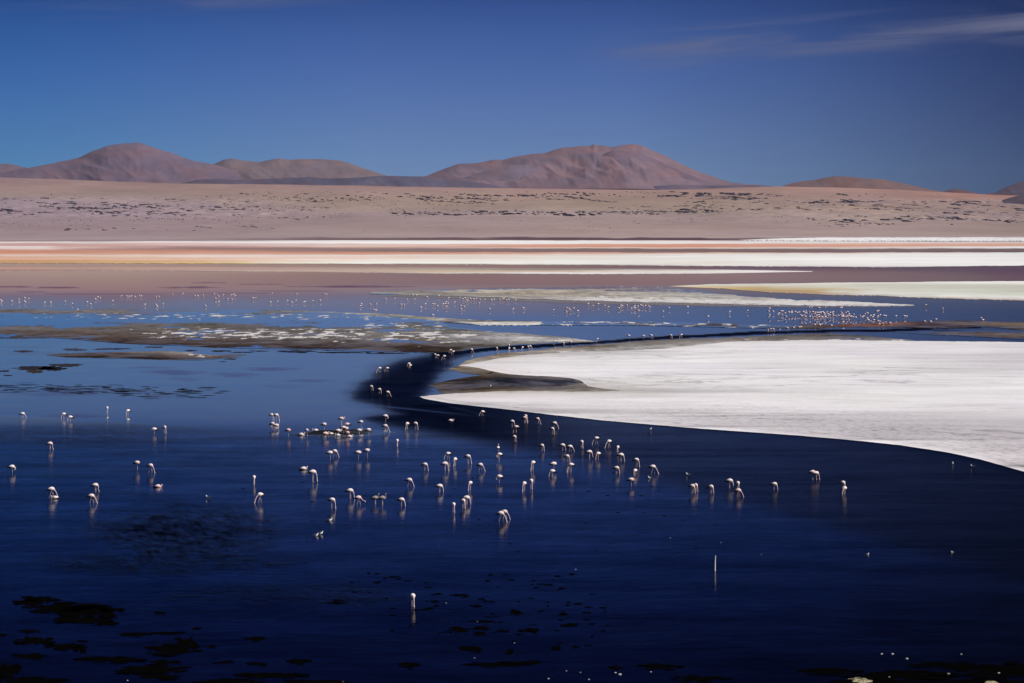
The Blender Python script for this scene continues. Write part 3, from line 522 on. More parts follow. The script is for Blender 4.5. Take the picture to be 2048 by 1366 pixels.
tag(mesh_obj('water', Wp.reshape(-1, 3), gridF(len(vs), len(us)), M_WATER, bedc, {'calm': calm, 'dark': dark, 'ripple': ripple, 'turbid': turbid}), kind='structure')
# the lake bed / ground below everything, out to the horizon
m = MT('lake_bed'); m.set(m.b.inputs['Base Color'], m.mix(m.noise(.01, 4), (.06, .05, .05), (.13, .11, .10))); m.b.inputs['Roughness'].default_value = 1
S = 24000
tag(mesh_obj('ground', [(-S, -S, -1.5), (S, -S, -1.5), (S, S, -1.5), (-S, S, -1.5)], np.array([[0, 1, 2, 3]]), m.m, smooth=False), kind='structure')

# ------------------------------------------------------------------ pampa slope behind the lagoon
CREST = [(-1100, 352), (-400, 352), (0, 355), (150, 360), (350, 367), (700, 371), (1030, 377), (1350, 380), (1480, 375), (1560, 373), (1700, 376), (1800, 380), (1900, 385), (1990, 390), (2048, 391), (3100, 398)]
def pampa_d(y, yc):
    d1 = FPX * H / (np.maximum(y, 470) - YH)
    d2 = 4172 + (9000 - 4172) * np.clip((470 - y) / (470 - yc), 0, 1) ** 1.0
    return np.where(y >= 470, d1, d2)
def pampa(u, y):
    yc = pl(CREST, u); return AT(u, y, pampa_d(y, yc))
PT = [(-100, [(356, (155, 125, 122)), (375, (168, 140, 127)), (392, (160, 138, 126)), (405, (148, 130, 133)), (425, (148, 129, 138)), (440, (156, 137, 142)), (455, (158, 138, 142)), (470, (163, 144, 148)), (481, (176, 156, 160))]),
      (350, [(367, (166, 136, 123)), (380, (170, 142, 127)), (398, (163, 140, 126)), (412, (153, 134, 133)), (430, (156, 137, 141)), (450, (160, 140, 143)), (470, (165, 146, 148)), (479, (170, 152, 155)), (481, (150, 130, 134))]),
      (700, [(371, (170, 137, 126)), (385, (172, 143, 128)), (400, (170, 145, 128)), (416, (163, 142, 130)), (426, (164, 144, 142)), (445, (162, 142, 142)), (460, (166, 146, 143)), (474, (175, 156, 155)), (477, (120, 100, 103)), (481, (112, 92, 96))]),
      (1100, [(378, (174, 140, 126)), (395, (172, 144, 127)), (412, (164, 143, 126)), (424, (166, 147, 143)), (440, (168, 148, 146)), (460, (172, 150, 146)), (474, (178, 158, 157)), (476.5, (98, 76, 82)), (480.5, (96, 73, 79))]),
      (1400, [(381, (178, 143, 126)), (395, (170, 142, 126)), (410, (162, 141, 122)), (422, (165, 145, 132)), (432, (168, 148, 146)), (460, (172, 150, 146)), (474.5, (180, 160, 158)), (476.5, (98, 76, 82)), (480.5, (98, 76, 82))]),
      (1750, [(377, (178, 140, 123)), (388, (172, 138, 124)), (400, (164, 136, 122)), (418, (156, 134, 120)), (435, (160, 142, 128)), (448, (170, 148, 146)), (470, (174, 154, 150)), (481, (182, 166, 166))]),
      (2048, [(390, (178, 128, 106)), (397, (172, 130, 110)), (405, (162, 134, 118)), (418, (148, 127, 114)), (436, (148, 128, 122)), (450, (160, 141, 135)), (470, (166, 146, 141)), (481, (176, 160, 160))])]
uu = np.arange(-1100, 3110, 6.0); tt = np.linspace(0, 1, 430)
yc = pl(CREST, uu) + .8 * fbm(uu / 90, 0, 80)
Y = yc + (481.5 - yc) * tt[:, None]; X = np.broadcast_to(uu, Y.shape)
P = AT(X, Y, pampa_d(Y, yc))
amp = 3.0 * ss(-Y, -468, -445) * ss(Y - yc, 0, 6)
P[..., 2] += amp * (fbm(P[..., 0] / 260, P[..., 1] / 420, 81) + .5 * fbm(P[..., 0] / 60, P[..., 1] / 100, 82)) + .05
hz = np.clip(ss(X, 720, 350) * ss(Y, 388, 400) * ss(-Y, -442, -430) + ss(X, 1330, 1800) * ss(Y, 392, 404) * ss(-Y, -448, -438) + .35 * ss(Y, 395, 410) * ss(-Y, -436, -428), 0, 1)
hum = fbm(P[..., 0] / 30, P[..., 1] / 85, 84); hum2 = 1 - 2 * np.abs(fbm(P[..., 0] / 22 + 7, P[..., 1] / 60, 85))
P[..., 2] += hz * (2.6 * hum + 1.7 * hum2)
C = .94 * stops2(PT, X, Y + 3 * fbm(X / 80, Y / 12, 83))
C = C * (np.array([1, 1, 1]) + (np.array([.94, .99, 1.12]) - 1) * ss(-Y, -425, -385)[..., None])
C = C * (1 + hz * (.42 * hum2 + .38 * fbm(P[..., 0] / 9, P[..., 1] / 60, 86)) + .07 * fbm(P[..., 0] / 14, P[..., 1] / 90, 87) + .07 * fbm(P[..., 0] / 60, P[..., 1] / 120, 88))[..., None]
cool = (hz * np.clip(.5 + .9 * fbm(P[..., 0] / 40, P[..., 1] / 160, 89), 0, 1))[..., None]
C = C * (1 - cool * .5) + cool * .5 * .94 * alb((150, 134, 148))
bk = P[0].copy(); bk[:, 1] *= 1.15; bk[:, 0] *= 1.15; bk[:, 2] -= 20
bk2 = P[0].copy(); bk2[:, :2] *= 2.6; bk2[:, 2] = 40
Pa = np.concatenate([bk2[None], bk[None], P], 0); C = np.concatenate([C[:1], C[:1], C], 0)
tag(mesh_obj('pampa', Pa.reshape(-1, 3), gridF(len(tt) + 2, len(uu)), M_PAMPA, C.reshape(-1, 3)), kind='structure')

# dark lava ledges and scrub over the slope
ph = (1 + 5 ** .5) / 2
ICO = np.array([(-1, ph, 0), (1, ph, 0), (-1, -ph, 0), (1, -ph, 0), (0, -1, ph), (0, 1, ph), (0, -1, -ph), (0, 1, -ph), (ph, 0, -1), (ph, 0, 1), (-ph, 0, -1), (-ph, 0, 1)]) / 1.9
ICOF = np.array([(0, 11, 5), (0, 5, 1), (0, 1, 7), (0, 7, 10), (0, 10, 11), (1, 5, 9), (5, 11, 4), (11, 10, 2), (10, 7, 6), (7, 1, 8), (3, 9, 4), (3, 4, 2), (3, 2, 6), (3, 6, 8), (3, 8, 9), (4, 9, 5), (2, 4, 11), (6, 2, 10), (8, 6, 7), (9, 8, 1)])
rx, ry, rw, rh = [], [], [], []
def ledges(n, x0, x1, y0, y1, wmn, wmx, hmx, tilt=.06, per=4, grow=0.0, dens=None):
    k = 0
    while k < n:
        x = RNG.uniform(x0, x1)
        f = (x - x0) / (x1 - x0)
        if grow and RNG.uniform() > (1 - grow) + grow * f: continue
        y = RNG.uniform(y0, y1)
        if vnoise(x / 45, y / 6, 91) < .35: continue
        m_ = RNG.integers(1, per * 2)
        for q in range(m_):
            dx = RNG.normal(0, 4 + 3 * m_)
            rx.append(x + dx); ry.append(y + dx * tilt + RNG.normal(0, .6)); ww = wmn + (wmx - wmn) * RNG.uniform() ** 2.4
            rw.append(ww); rh.append(min(hmx, .5 + ww * .28 * RNG.uniform(.4, 1))); k += 1
ledges(900, -300, 480, 396, 432, 2, 13, 2.6, .12, 5)
ledges(170, 150, 660, 398, 436, 2, 9, 2.0, .10, 3)
ledges(60, 120, 520, 450, 462, 2, 8, 1.5, .07, 4)
ledges(70, 480, 760, 384, 400, 2, 8, 1.2, .08, 5)
ledges(120, 830, 1080, 384, 408, 3, 11, 1.8, .10, 5)
ledges(110, 930, 1200, 386, 400, 2, 8, 1.1, .055, 7)
for i in range(90): rx.append(1130 + i * 1.9 + RNG.normal(0, 2)); ry.append(393 + .16 * (rx[-1] - 1050) * .8 - 10 + RNG.normal(0, .8)); rw.append(RNG.uniform(2, 8)); rh.append(RNG.uniform(.6, 1.6))
ledges(210, 780, 1360, 422, 430, 3, 12, 2.0, .012, 6)
ledges(130, 1330, 1520, 386, 402, 4, 14, 2.2, .05, 4)
ledges(40, 1480, 1720, 388, 396, 3, 9, 1.4, .02, 2)
ledges(230, 1340, 1720, 402, 428, 3, 13, 2.4, .07, 4)
ledges(1000, 1620, 2350, 402, 444, 3, 16, 3.0, .05, 5, .7)
ledges(260, 1800, 2350, 424, 442, 4, 14, 3.0, .04, 5)
ledges(60, 1590, 1780, 446, 452, 2, 9, 1.2, .03, 5)
ledges(1500, -300, 700, 392, 438, 1, 4, .9, .10, 6)
ledges(1300, 1300, 2350, 388, 446, 1, 4, .9, .05, 6, .4)
ledges(500, 600, 1400, 384, 432, 1, 3.5, .7, .06, 6)
ledges(350, 0, 1300, 438, 462, .8, 3, .5, .04, 4)
rx, ry, rw, rh = map(np.array, (rx, ry, rw, rh))
ok = ry > pl(CREST, rx) + 4; rx, ry, rw, rh = rx[ok], ry[ok], rw[ok], rh[ok]
pp = pampa(rx, ry); px = pp[:, 1] / FPX
n = len(rx)
V = ICO[None] * (1 + RNG.uniform(-.5, .5, (n, 12, 1)))
sl = np.stack([rw * px * .75, np.full(n, 1.) * rw * px * RNG.uniform(.5, 1.1, n), rh * px * .95], -1)
V = V * sl[:, None]; V[..., 2] += V[..., 0] * -RNG.uniform(0, .12, (n, 1))
V = V + pp[:, None]
F = (ICOF[None] + 12 * np.arange(n)[:, None, None]).reshape(-1, 3)
m = MT('lava_rock'); m.set(m.b.inputs['Base Color'], m.mix(m.step(m.noise(.05, 4), .35, .65), (.034, .028, .042), (.085, .070, .088))); m.b.inputs['Roughness'].default_value = 1; m.b.inputs['Specular IOR Level'].default_value = .05
tag(mesh_obj('rock_outcrop', V.reshape(-1, 3), F, m.m, smooth=False), 'dark lava ledges and low scrub scattered over the tan slope below the mountains', 'rocks', kind='stuff')

# ------------------------------------------------------------------ mountains
def mountain(name, crest, D, W, base_y, colr, seed, gully=.16, step=2, rows=60, front=1.5, lowc=None):
    xs = np.arange(crest[0][0], crest[-1][0] + .1, step)
    yc = pl(crest, xs)
    k = np.ones(3) / 3; ypad = np.pad(yc, 1, mode='edge'); yc = np.convolve(ypad, k, 'valid')
    yc = yc + .55 * fbm(xs / 17, 0, seed) * np.clip((base_y - yc) / 30, 0, 1)
    zb = AT(xs, np.full_like(xs, base_y), D)[:, 2]; zc = AT(xs, yc, D)[:, 2]
    hgt = np.maximum(zc - zb, 1.); a_ = (xs - 1024) / FPX
    t = np.concatenate([np.linspace(-1, 0, rows), np.linspace(0, 1, 14)[1:]])[:, None]   # front .. crest .. back
    s = np.abs(t)
    # spurs: profile shifts in and out with azimuth
    spur = fbm(xs / 60, 0, seed + 3, 2)[None] * .35 + .22 * fbm(xs[None] / 30 + t * 1.2, t * 2, seed + 4)
    sh = np.clip(1 - s, 0, 1) ** (front * (1 + .45 * spur * (t < 0)))
    rid = 1 - np.abs(fbm(xs[None] / 24 + t * .8, t * 1.1, seed + 6, 5)) * 2
    wx_ = a_ * (D + t * W); wy_ = np.broadcast_to(D + t * W, wx_.shape)
    wr = 1 - 2 * np.abs(fbm(xs[None] / 62 + .6 * (hgt * sh * FPX / D) / 40, (hgt * sh * FPX / D) / 55, seed + 31, 3)); wr2 = 1 - 2 * np.abs(fbm(wx_ / 190, wy_ / 420, seed + 33, 3))
    vp = hgt * sh * FPX / D
    big = fbm(xs[None] / 75 + vp / 90, vp / 42, seed + 21, 2)
    rid2 = 1 - np.abs(fbm(xs[None] / 8 + t * 1.5, t * 2.6, seed + 9, 3)) * 2
    kw = np.ones(45) / 45; hs = np.convolve(np.pad(hgt, 22, mode='edge'), kw, 'valid'); hs = np.minimum(hs, hgt * 1.5 + 20)
    Z = zb + (hs + (hgt - hs) * sh ** 3.0) * sh + hs * gully * (.75 * (wr - .3) + .16 * (wr2 - .3) + 1.0 * big) * (s * (1 - s)) * 1.6
    dd = D + t * W * np.clip(hs / hs.max(), .25, 1) ** .5
    a = (xs - 1024) / FPX
    Px = a * dd / CP * 1.0; V = np.stack([np.broadcast_to(Px, Z.shape), np.broadcast_to(dd, Z.shape), Z], -1)
    V = np.concatenate([V, V[-1:] * [1, 1, 0]], 0); 
    c = alb(colr)[None, None] * .80 * (1 + .05 * rid[..., None])
    tone = 1 + (.20 * fbm(xs[None] / 40 + vp / 50, vp / 15, seed + 15) + .13 * fbm(xs[None] / 22, vp / 7, seed + 17, 4) + .07 * fbm(xs[None] / 6, vp / 2.5, seed + 18) + .07 * wr)[..., None] + .20 * (fbm(xs[None] / 34, vp / 12, seed + 19, 3)[..., None]) * np.array([1.0, .1, -.6])
    c = np.clip(c * tone * np.ones_like(Z)[..., None] * np.array([.86, .97, 1.06]) * .95, .01, .8); c = np.concatenate([c, c[-1:]], 0)
    o = mesh_obj(name, V.reshape(-1, 3), gridF(V.shape[0], len(xs)), M_MOUNT, c.reshape(-1, 3))
    return tag(o, kind='structure')
mountain('mountain', [(-1100, 352), (-700, 340), (-450, 330), (-250, 342), (-120, 336), (-40, 331), (0, 328.5), (19, 326.5), (40, 332), (58, 336), (110, 348), (170, 362)], 17000, 2200, 385, (140, 110, 112), 101)
mountain('mountain', [(-160, 385), (-60, 362), (0, 347), (58, 336), (100, 328), (135, 321), (160, 315), (185, 303), (200, 298), (215, 292), (240, 287.5), (255, 286.5), (268, 286.2), (277, 285), (283, 286), (300, 292), (320, 299), (345, 305), (370, 316), (395, 323), (430, 329), (470, 340), (520, 352), (580, 366), (640, 378)], 15000, 2600, 388, (138, 110, 118), 111, .18, lowc=(138, 116, 126))
mountain('mountain', [(360, 350), (405, 335), (433, 326.5), (450, 319), (463, 317), (490, 321), (520, 324), (545, 318.5), (560, 317), (585, 320), (600, 318), (640, 318), (680, 321), (700, 326), (730, 337.5), (755, 345), (790, 356), (830, 368)], 15600, 2300, 388, (148, 120, 118), 121, .16, lowc=(140, 116, 124))
mountain('mountain', [(660, 378), (740, 368), (800, 362), (853, 352), (885, 339), (915, 328), (930, 327), (952, 326), (987, 319.5), (1005, 320), (1031, 313), (1069, 307.6), (1089, 306.5), (1105, 301), (1123, 295.6), (1140, 294), (1158, 292), (1181, 291.5), (1188, 287.6), (1194, 290.8), (1209, 290.8), (1222, 294.5), (1243, 290.5), (1263, 287.8), (1284, 291), (1304, 301), (1335, 314), (1362, 328), (1397, 343.5), (1431, 355), (1465, 365.5), (1490, 368.5), (1516, 369.5), (1600, 378), (1700, 386)], 15000, 3000, 390, (150, 117, 119), 131, .22, lowc=(140, 118, 128))
mountain('mountain_spur', [(1010, 386), (1080, 369), (1120, 352), (1150, 338), (1180, 322.5), (1200, 312), (1215, 304), (1228, 300.5), (1245, 302), (1262, 303), (1285, 308), (1310, 318), (1340, 334), (1380, 350), (1440, 372), (1480, 384)], 14300, 1500, 392, (136, 108, 116), 141, .2, front=1.25, lowc=(145, 121, 126))
mountain('mountain_spur', [(830, 384), (880, 372), (915, 358), (945, 350), (985, 337), (1020, 331), (1050, 330), (1080, 337), (1110, 350), (1150, 368), (1190, 384)], 13900, 1300, 392, (142, 116, 122), 151, .2, front=1.2, lowc=(142, 119, 126))
mountain('foothills', [(300, 386), (360, 367), (400, 359), (440, 357.5), (475, 360), (510, 358.5), (560, 356.5), (620, 354), (660, 357), (700, 356), (730, 354), (760, 351.5), (800, 352), (850, 353), (890, 359), (930, 362), (975, 368), (1040, 382)], 12500, 900, 390, (118, 102, 114), 161, .24, front=.9, lowc=(124, 106, 116))
mountain('foothills', [(1080, 390), (1150, 380), (1230, 374), (1300, 372), (1360, 369.5), (1420, 371), (1480, 370), (1516, 370), (1560, 374), (1620, 386)], 12600, 700, 392, (128, 106, 116), 171, .2, front=.9, lowc=(138, 114, 120))
mountain('hill', [(1500, 388), (1545, 377), (1567, 371), (1590, 364.5), (1605, 362), (1630, 360), (1645, 356), (1668, 352.3), (1690, 353), (1715, 355.5), (1740, 357), (1762, 358.5), (1785, 362.5), (1820, 370), (1855, 378), (1880, 382.5), (1930, 390), (1970, 397)], 10800, 1300, 396, (138, 106, 100), 181, .17, front=1.1, lowc=(160, 124, 114))
mountain('hill', [(1840, 394), (1875, 385), (1892, 381), (1905, 377.3), (1918, 378.3), (1932, 381), (1950, 386), (1985, 395)], 11200, 600, 398, (128, 92, 92), 191, .12, front=1.0)
mountain('hill', [(1920, 396), (1960, 389.5), (1990, 384.5), (2010, 374), (2030, 366), (2048, 361), (2090, 352), (2150, 340), (2230, 333), (2330, 342), (2450, 356), (2700, 370), (3000, 384)], 11600, 1300, 398, (118, 96, 104), 201, .2, front=1.1)
mountain('hill', [(1960, 410), (1990, 405), (2010, 397.5), (2030, 392), (2048, 387.5), (2100, 378), (2180, 371), (2300, 376), (2450, 392), (2600, 408)], 8300, 700, 412, (108, 90, 98), 211, .2, front=1.0)
# ------------------------------------------------------------------ thin dry air between here and the volcanoes
X0, X1, Y0, Y1, Z0, Z1 = -25000, 25000, -25000, 25000, -2.5, 480
hv = [(x, y, z) for x in (X0, X1) for y in (Y0, Y1) for z in (Z0, Z1)]
hf = [[0, 1, 3, 2], [4, 6, 7, 5], [0, 4, 5, 1], [2, 3, 7, 6], [0, 2, 6, 4], [1, 5, 7, 3]]
hm = bpy.data.materials.new('haze'); hm.use_nodes = True; hn = hm.node_tree.nodes; hn.remove(hn['Principled BSDF'])
pv = hn.new('ShaderNodeVolumePrincipled'); pv.inputs['Color'].default_value = (.36, .55, 1.0, 1); pv.inputs['Density'].default_value = HAZE; pv.inputs['Anisotropy'].default_value = .0
hm.node_tree.links.new(pv.outputs[0], hn['Material Output'].inputs['Volume'])
tag(mesh_obj('haze', hv, hf, hm, smooth=False), 'thin pale blue air over the whole lagoon', kind='stuff')
#@@BIRDS
# ------------------------------------------------------------------ birds
def bird_mat():
    m = MT('flamingo_plumage'); b = m.b
    oi_ = m.node('ShaderNodeObjectInfo'); s = m.node('ShaderNodeSeparateColor'); m.l.new(oi_.outputs['Color'], s.inputs[0])
    t = m.attr('tint').outputs['Fac']
    n = m.noise(14, 3)
    f = m.math('ADD', m.math('MULTIPLY', t, .30), s.outputs[0]); f = m.math('ADD', f, m.lerp(n, .3, .7, -.06, .06), clamp=True)
    c = m.mix(f, (.90, .80, .785), (.84, .33, .31)); c = m.mix(s.outputs[1], c, (.20, .17, .17))
    m.set(b.inputs['Base Color'], c); b.inputs['Roughness'].default_value = .8; b.inputs['Specular IOR Level'].default_value = .2
    return m.m
def plain(name, c, rough=.8, var=.15, scale=8):
    m = MT(name); n = m.noise(scale, 3)
    m.set(m.b.inputs['Base Color'], m.mix(n, tuple(x * (1 - var) for x in c), tuple(min(1, x * (1 + var)) for x in c)))
    m.b.inputs['Roughness'].default_value = rough; m.b.inputs['Specular IOR Level'].default_value = .25
    return m.m
M_BIRD = bird_mat(); M_BLACK = plain('black_feathers', (.012, .011, .012)); M_LEG = plain('leg_skin', (.60, .42, .37)); M_BILL = plain('bill_horn', (.05, .04, .035), .5)
M_GULL = plain('gull_plumage', (.82, .82, .82)); M_GREY = plain('grey_feathers', (.05, .05, .055))

def spline(pts, n):                       # Catmull-Rom through rows of numbers
    p = np.array(pts, float); p = np.concatenate([2 * p[:1] - p[1:2], p, 2 * p[-1:] - p[-2:-1]])
    out = []
    segs = len(p) - 3
    for t in np.linspace(0, segs - 1e-6, n):
        i = int(t); f = t - i; a, b, c, d = p[i:i + 4]
        out.append(.5 * (2 * b + (c - a) * f + (2 * a - 5 * b + 4 * c - d) * f ** 2 + (3 * b - a - 3 * c + d) * f ** 3))
    return np.array(out)
def loft(pts, n, sides=10):               # rows: x, y, z, half-width, half-height, tint
    s = spline(pts, n); C = s[:, :3]; T = np.gradient(C, axis=0); T /= np.linalg.norm(T, axis=1)[:, None] + 1e-9
    Yv = np.tile([0, 1., 0], (n, 1)); Uv = np.cross(T, Yv); Uv /= np.linalg.norm(Uv, axis=1)[:, None] + 1e-9
    a = np.linspace(0, 2 * np.pi, sides, endpoint=False)
    w_ = np.maximum(s[:, 3], .003)[:, None, None]; h_ = np.maximum(s[:, 4], .003)[:, None, None]
    V = C[:, None] + Yv[:, None] * np.cos(a)[None, :, None] * w_ + Uv[:, None] * np.sin(a)[None, :, None] * h_
    i = np.arange(n - 1)[:, None] * sides; j = np.arange(sides)[None]; j2 = (j + 1) % sides
    F = np.stack([i + j, i + j2, i + sides + j2, i + sides + j], -1).reshape(-1, 4).tolist()
    F.append(list(range(sides))[::-1]); F.append([(n - 1) * sides + q for q in range(sides)])
    return V.reshape(-1, 3), F, np.repeat(s[:, 5], sides)
def join(parts):                          # [(V, F, tint, material index)]
    V, F, T, MI, o = [], [], [], [], 0
    for v, f, t, mi in parts:
        V.append(v); F += [[q + o for q in x] for x in f]; T.append(t); MI += [mi] * len(f); o += len(v)
    return np.concatenate(V), F, np.concatenate(T), MI
def leg(hx, hy, kx, fx, top=.66, r=.0155):
    return loft([(hx, hy, top, .028, .028, 0), (hx + .01, hy, top - .08, .018, .018, 0), (kx, hy, .33, r * 1.25, r * 1.25, 0), ((kx + fx) / 2, hy, .17, r, r, 0), (fx, hy, .015, r, r, 0), (fx + .05, hy, .006, r * 1.3, r * .6, 0), (fx + .09, hy, .004, .004, .004, 0)], 12, 6)
BODY = [(-.32, 0, .675, .03, .025, 0), (-.25, 0, .705, .075, .065, 0), (-.15, 0, .735, .125, .115, 0), (-.04, 0, .745, .15, .152, 0), (.07, 0, .735, .14, .148, .1), (.145, 0, .70, .095, .11, .3)]
def necked(neck): return BODY + neck
POSE = {}
# feeding: neck hangs, bill in the water (three reaches)
F1 = [(.195, 0, .645, .044, .050, .7), (.245, 0, .56, .028, .030, .8), (.27, 0, .46, .022, .023, .7), (.285, 0, .34, .021, .022, .6), (.30, 0, .22, .021, .022, .5), (.318, 0, .12, .030, .032, .4), (.318, 0, .065, .034, .036, .5), (.29, 0, .03, .022, .024, .6)]
F2 = [(.20, 0, .655, .044, .050, .7), (.27, 0, .575, .028, .030, .8), (.33, 0, .47, .022, .023, .7), (.375, 0, .35, .021, .022, .6), (.415, 0, .23, .021, .022, .5), (.45, 0, .13, .030, .032, .4), (.455, 0, .07, .034, .036, .5), (.43, 0, .03, .022, .024, .6)]
F3 = [(.19, 0, .635, .044, .050, .7), (.225, 0, .55, .028, .030, .8), (.205, 0, .45, .022, .023, .7), (.215, 0, .34, .021, .022, .6), (.27, 0, .24, .021, .022, .5), (.285, 0, .13, .030, .032, .4), (.265, 0, .065, .034, .036, .5), (.235, 0, .03, .022, .024, .6)]
UP = [(.19, 0, .71, .055, .062, .6), (.245, 0, .76, .030, .032, .8), (.255, 0, .84, .022, .023, .7), (.215, 0, .92, .021, .022, .6), (.20, 0, 1.0, .021, .022, .5), (.235, 0, 1.065, .030, .032, .4), (.285, 0, 1.06, .032, .036, .5), (.315, 0, 1.02, .022, .026, .6)]
NK = [(.19, 0, .69, .055, .062, .6), (.25, 0, .69, .036, .040, .8), (.285, 0, .74, .028, .030, .7), (.27, 0, .80, .026, .028, .6), (.255, 0, .85, .026, .028, .5), (.285, 0, .885, .031, .033, .4), (.33, 0, .87, .032, .034, .5), (.355, 0, .835, .022, .025, .6)]
WK = [(.20, 0, .665, .044, .050, .8), (.27, 0, .60, .034, .036, .9), (.315, 0, .52, .022, .023, 1), (.375, 0, .475, .021, .022, 1), (.445, 0, .465, .021, .022, 1), (.50, 0, .445, .030, .032, .9), (.535, 0, .40, .033, .035, .6), (.54, 0, .355, .022, .024, .6)]
TK = [(.18, 0, .70, .062, .070, .6), (.225, 0, .745, .040, .044, .8), (.21, .03, .81, .030, .032, .7), (.14, .045, .845, .028, .028, .6), (.05, .045, .855, .028, .028, .5), (-.03, .04, .865, .032, .033, .4), (-.075, .035, .855, .026, .028, .5), (-.10, .03, .845, .012, .012, .6)]
DN = [(.195, 0, .665, .052, .060, .7), (.25, 0, .62, .036, .040, .8), (.27, 0, .56, .030, .030, .7), (.245, 0, .505, .028, .028, .6), (.215, 0, .47, .030, .032, .5), (.185, 0, .455, .030, .030, .5), (.155, 0, .445, .016, .016, .6)]
two = [leg(0, .045, .02, .02), leg(-.01, -.045, -.03, -.01)]
wide = [leg(0, .045, .10, .12), leg(-.02, -.045, -.10, -.17)]
one = [leg(0, .02, .01, .01)]
BILL = {'F1': [(.30, 0, .045, .022, .024, 0), (.272, 0, .018, .018, .018, 0), (.235, 0, .004, .006, .006, 0)], 'F2': [(.44, 0, .045, .022, .024, 0), (.41, 0, .018, .018, .018, 0), (.372, 0, .004, .006, .006, 0)], 'F3': [(.245, 0, .045, .022, .024, 0), (.215, 0, .018, .018, .018, 0), (.18, 0, .004, .006, .006, 0)],
        'U': [(.305, 0, 1.035, .022, .026, 0), (.325, 0, .995, .02, .02, 0), (.318, 0, .955, .006, .006, 0)], 'N': [(.348, 0, .85, .022, .025, 0), (.366, 0, .81, .02, .02, 0), (.356, 0, .775, .006, .006, 0)],
        'W': [(.54, 0, .37, .022, .024, 0), (.535, 0, .335, .018, .018, 0), (.515, 0, .30, .006, .006, 0)], 'D': [(.165, 0, .448, .018, .018, 0), (.13, 0, .435, .014, .014, 0), (.105, 0, .43, .005, .005, 0)]}
TAIL = [(-.48, 0, .605, .012, .010, 0), (-.42, 0, .635, .05, .034, 0), (-.32, 0, .668, .098, .070, 0), (-.20, 0, .685, .128, .092, 0), (-.08, 0, .68, .140, .092, 0)]
for k, neck, legs in (('F1', F1, two), ('F2', F2, wide), ('F3', F3, two), ('U', UP, two), ('N', NK, two), ('W', WK, wide), ('S', TK, one), ('D', DN, one), ('C', NK, None)):
    near = [(*loft(necked(neck), 44, 10), 0)] + [(*l, 1) for l in (legs or [])]
    b_, t_ = BILL.get('N' if k == 'C' else k), TAIL
    far = [(*loft(necked(neck), 30, 7), 0)] + [(*l, 1) for l in (legs or [])] + [(*loft(t_, 7, 7), 2)]
    meshes = []
    for nm, parts, mats in (('flamingo', near, [M_BIRD, M_LEG]), ('flamingo', far, [M_BIRD, M_LEG, M_BLACK])):
        v, f, t, mi = join(parts); o = mesh_obj(nm, v, f, mats, None, {'tint': t}, link=False)
        o.data.polygons.foreach_set('material_index', mi); meshes.append(o.data); bpy.data.objects.remove(o)
    tv = loft(t_, 9, 9); o = mesh_obj('tail_feathers', tv[0], tv[1], M_BLACK, link=False); meshes.append(o.data); bpy.data.objects.remove(o)
    if b_:
        bv = loft(b_, 6, 7); o = mesh_obj('bill', bv[0], bv[1], M_BILL, link=False); meshes.append(o.data); bpy.data.objects.remove(o)
    else: meshes.append(None)
    POSE[k] = meshes

# sightings in the photograph: (x, body row, waterline row, pose, heading, pinkness); heading 0 = to the right, 90 = away, 270 = towards us
B = []
def crop(x0, y0, s, rows, w=None):
    for r in rows:
        B.append((x0 + r[0] / s, y0 + r[1] / s, y0 + r[2] / s, r[3], r[4], r[5] if len(r) > 5 else .06))
crop(0, 800, 5.115, [(232, 138, 180, 'F2', 0), (652, 142, 188, 'F1', 205), (718, 182, 216, 'F1', 200), (1097, 78, 128, 'F1', 290), (1308, 108, 150, 'F3', 230), (1580, 302, 348, 'S', 200), (1685, 275, 337, 'F1', 300), (515, 445, 506, 'F3', 0, .25), (125, 685, 746, 'D', 0), (1405, 643, 716, 'S', 330, .15), (1540, 670, 745, 'F2', 330, .12), (980, 870, 936, 'F3', 0), (940, 980, 1056, 'F2', 350), (530, 915, 1000, 'F2', 0), (566, 992, 1008, 'C', 180), (1615, 878, 893, 'C', 0, .35)])
crop(400, 800, 5.115, [(735, 150, 205, 'F1', 320), (785, 155, 214, 'F1', 340), (742, 245, 290, 'F1', 330), (782, 262, 296, 'F3', 10), (905, 310, 377, 'S', 340, .5), (1040, 345, 362, 'C', 0), (1095, 310, 375, 'S', 300), (1185, 308, 324, 'C', 180), (1272, 252, 312, 'S', 330), (1285, 345, 387, 'N', 20, .4), (1340, 340, 354, 'C', 180), (1448, 190, 260, 'N', 0, .3), (1415, 315, 362, 'N', 0), (1408, 356, 370, 'C', 180), (1468, 285, 342, 'D', 0), (1495, 295, 346, 'S', 340, .15), (1508, 252, 312, 'S', 200, .5), (1510, 335, 390, 'S', 330, .5), (1535, 370, 380, 'C', 0), (1648, 220, 292, 'S', 340), (1630, 305, 356, 'N', 0), (1727, 305, 362, 'S', 340), (1897, 165, 236, 'D', 0), (1900, 262, 326, 'F2', 350, .1),
    (2018, 415, 472, 'F3', 280), (1335, 535, 610, 'S', 0), (1380, 525, 582, 'F2', 330), (1618, 535, 606, 'S', 350), (1712, 512, 592, 'S', 345), (1063, 695, 713, 'C', 0), (1155, 740, 838, 'F1', 0), (553, 790, 860, 'F1', 285), (612, 968, 1052, 'F2', 215), (1540, 930, 1012, 'F1', 0), (1625, 995, 1072, 'W', 0, .3), (1795, 998, 1066, 'U', 0, -1), (1868, 1000, 1076, 'U', 0, -1), (1350, 1020, 1106, 'F1', 335)])
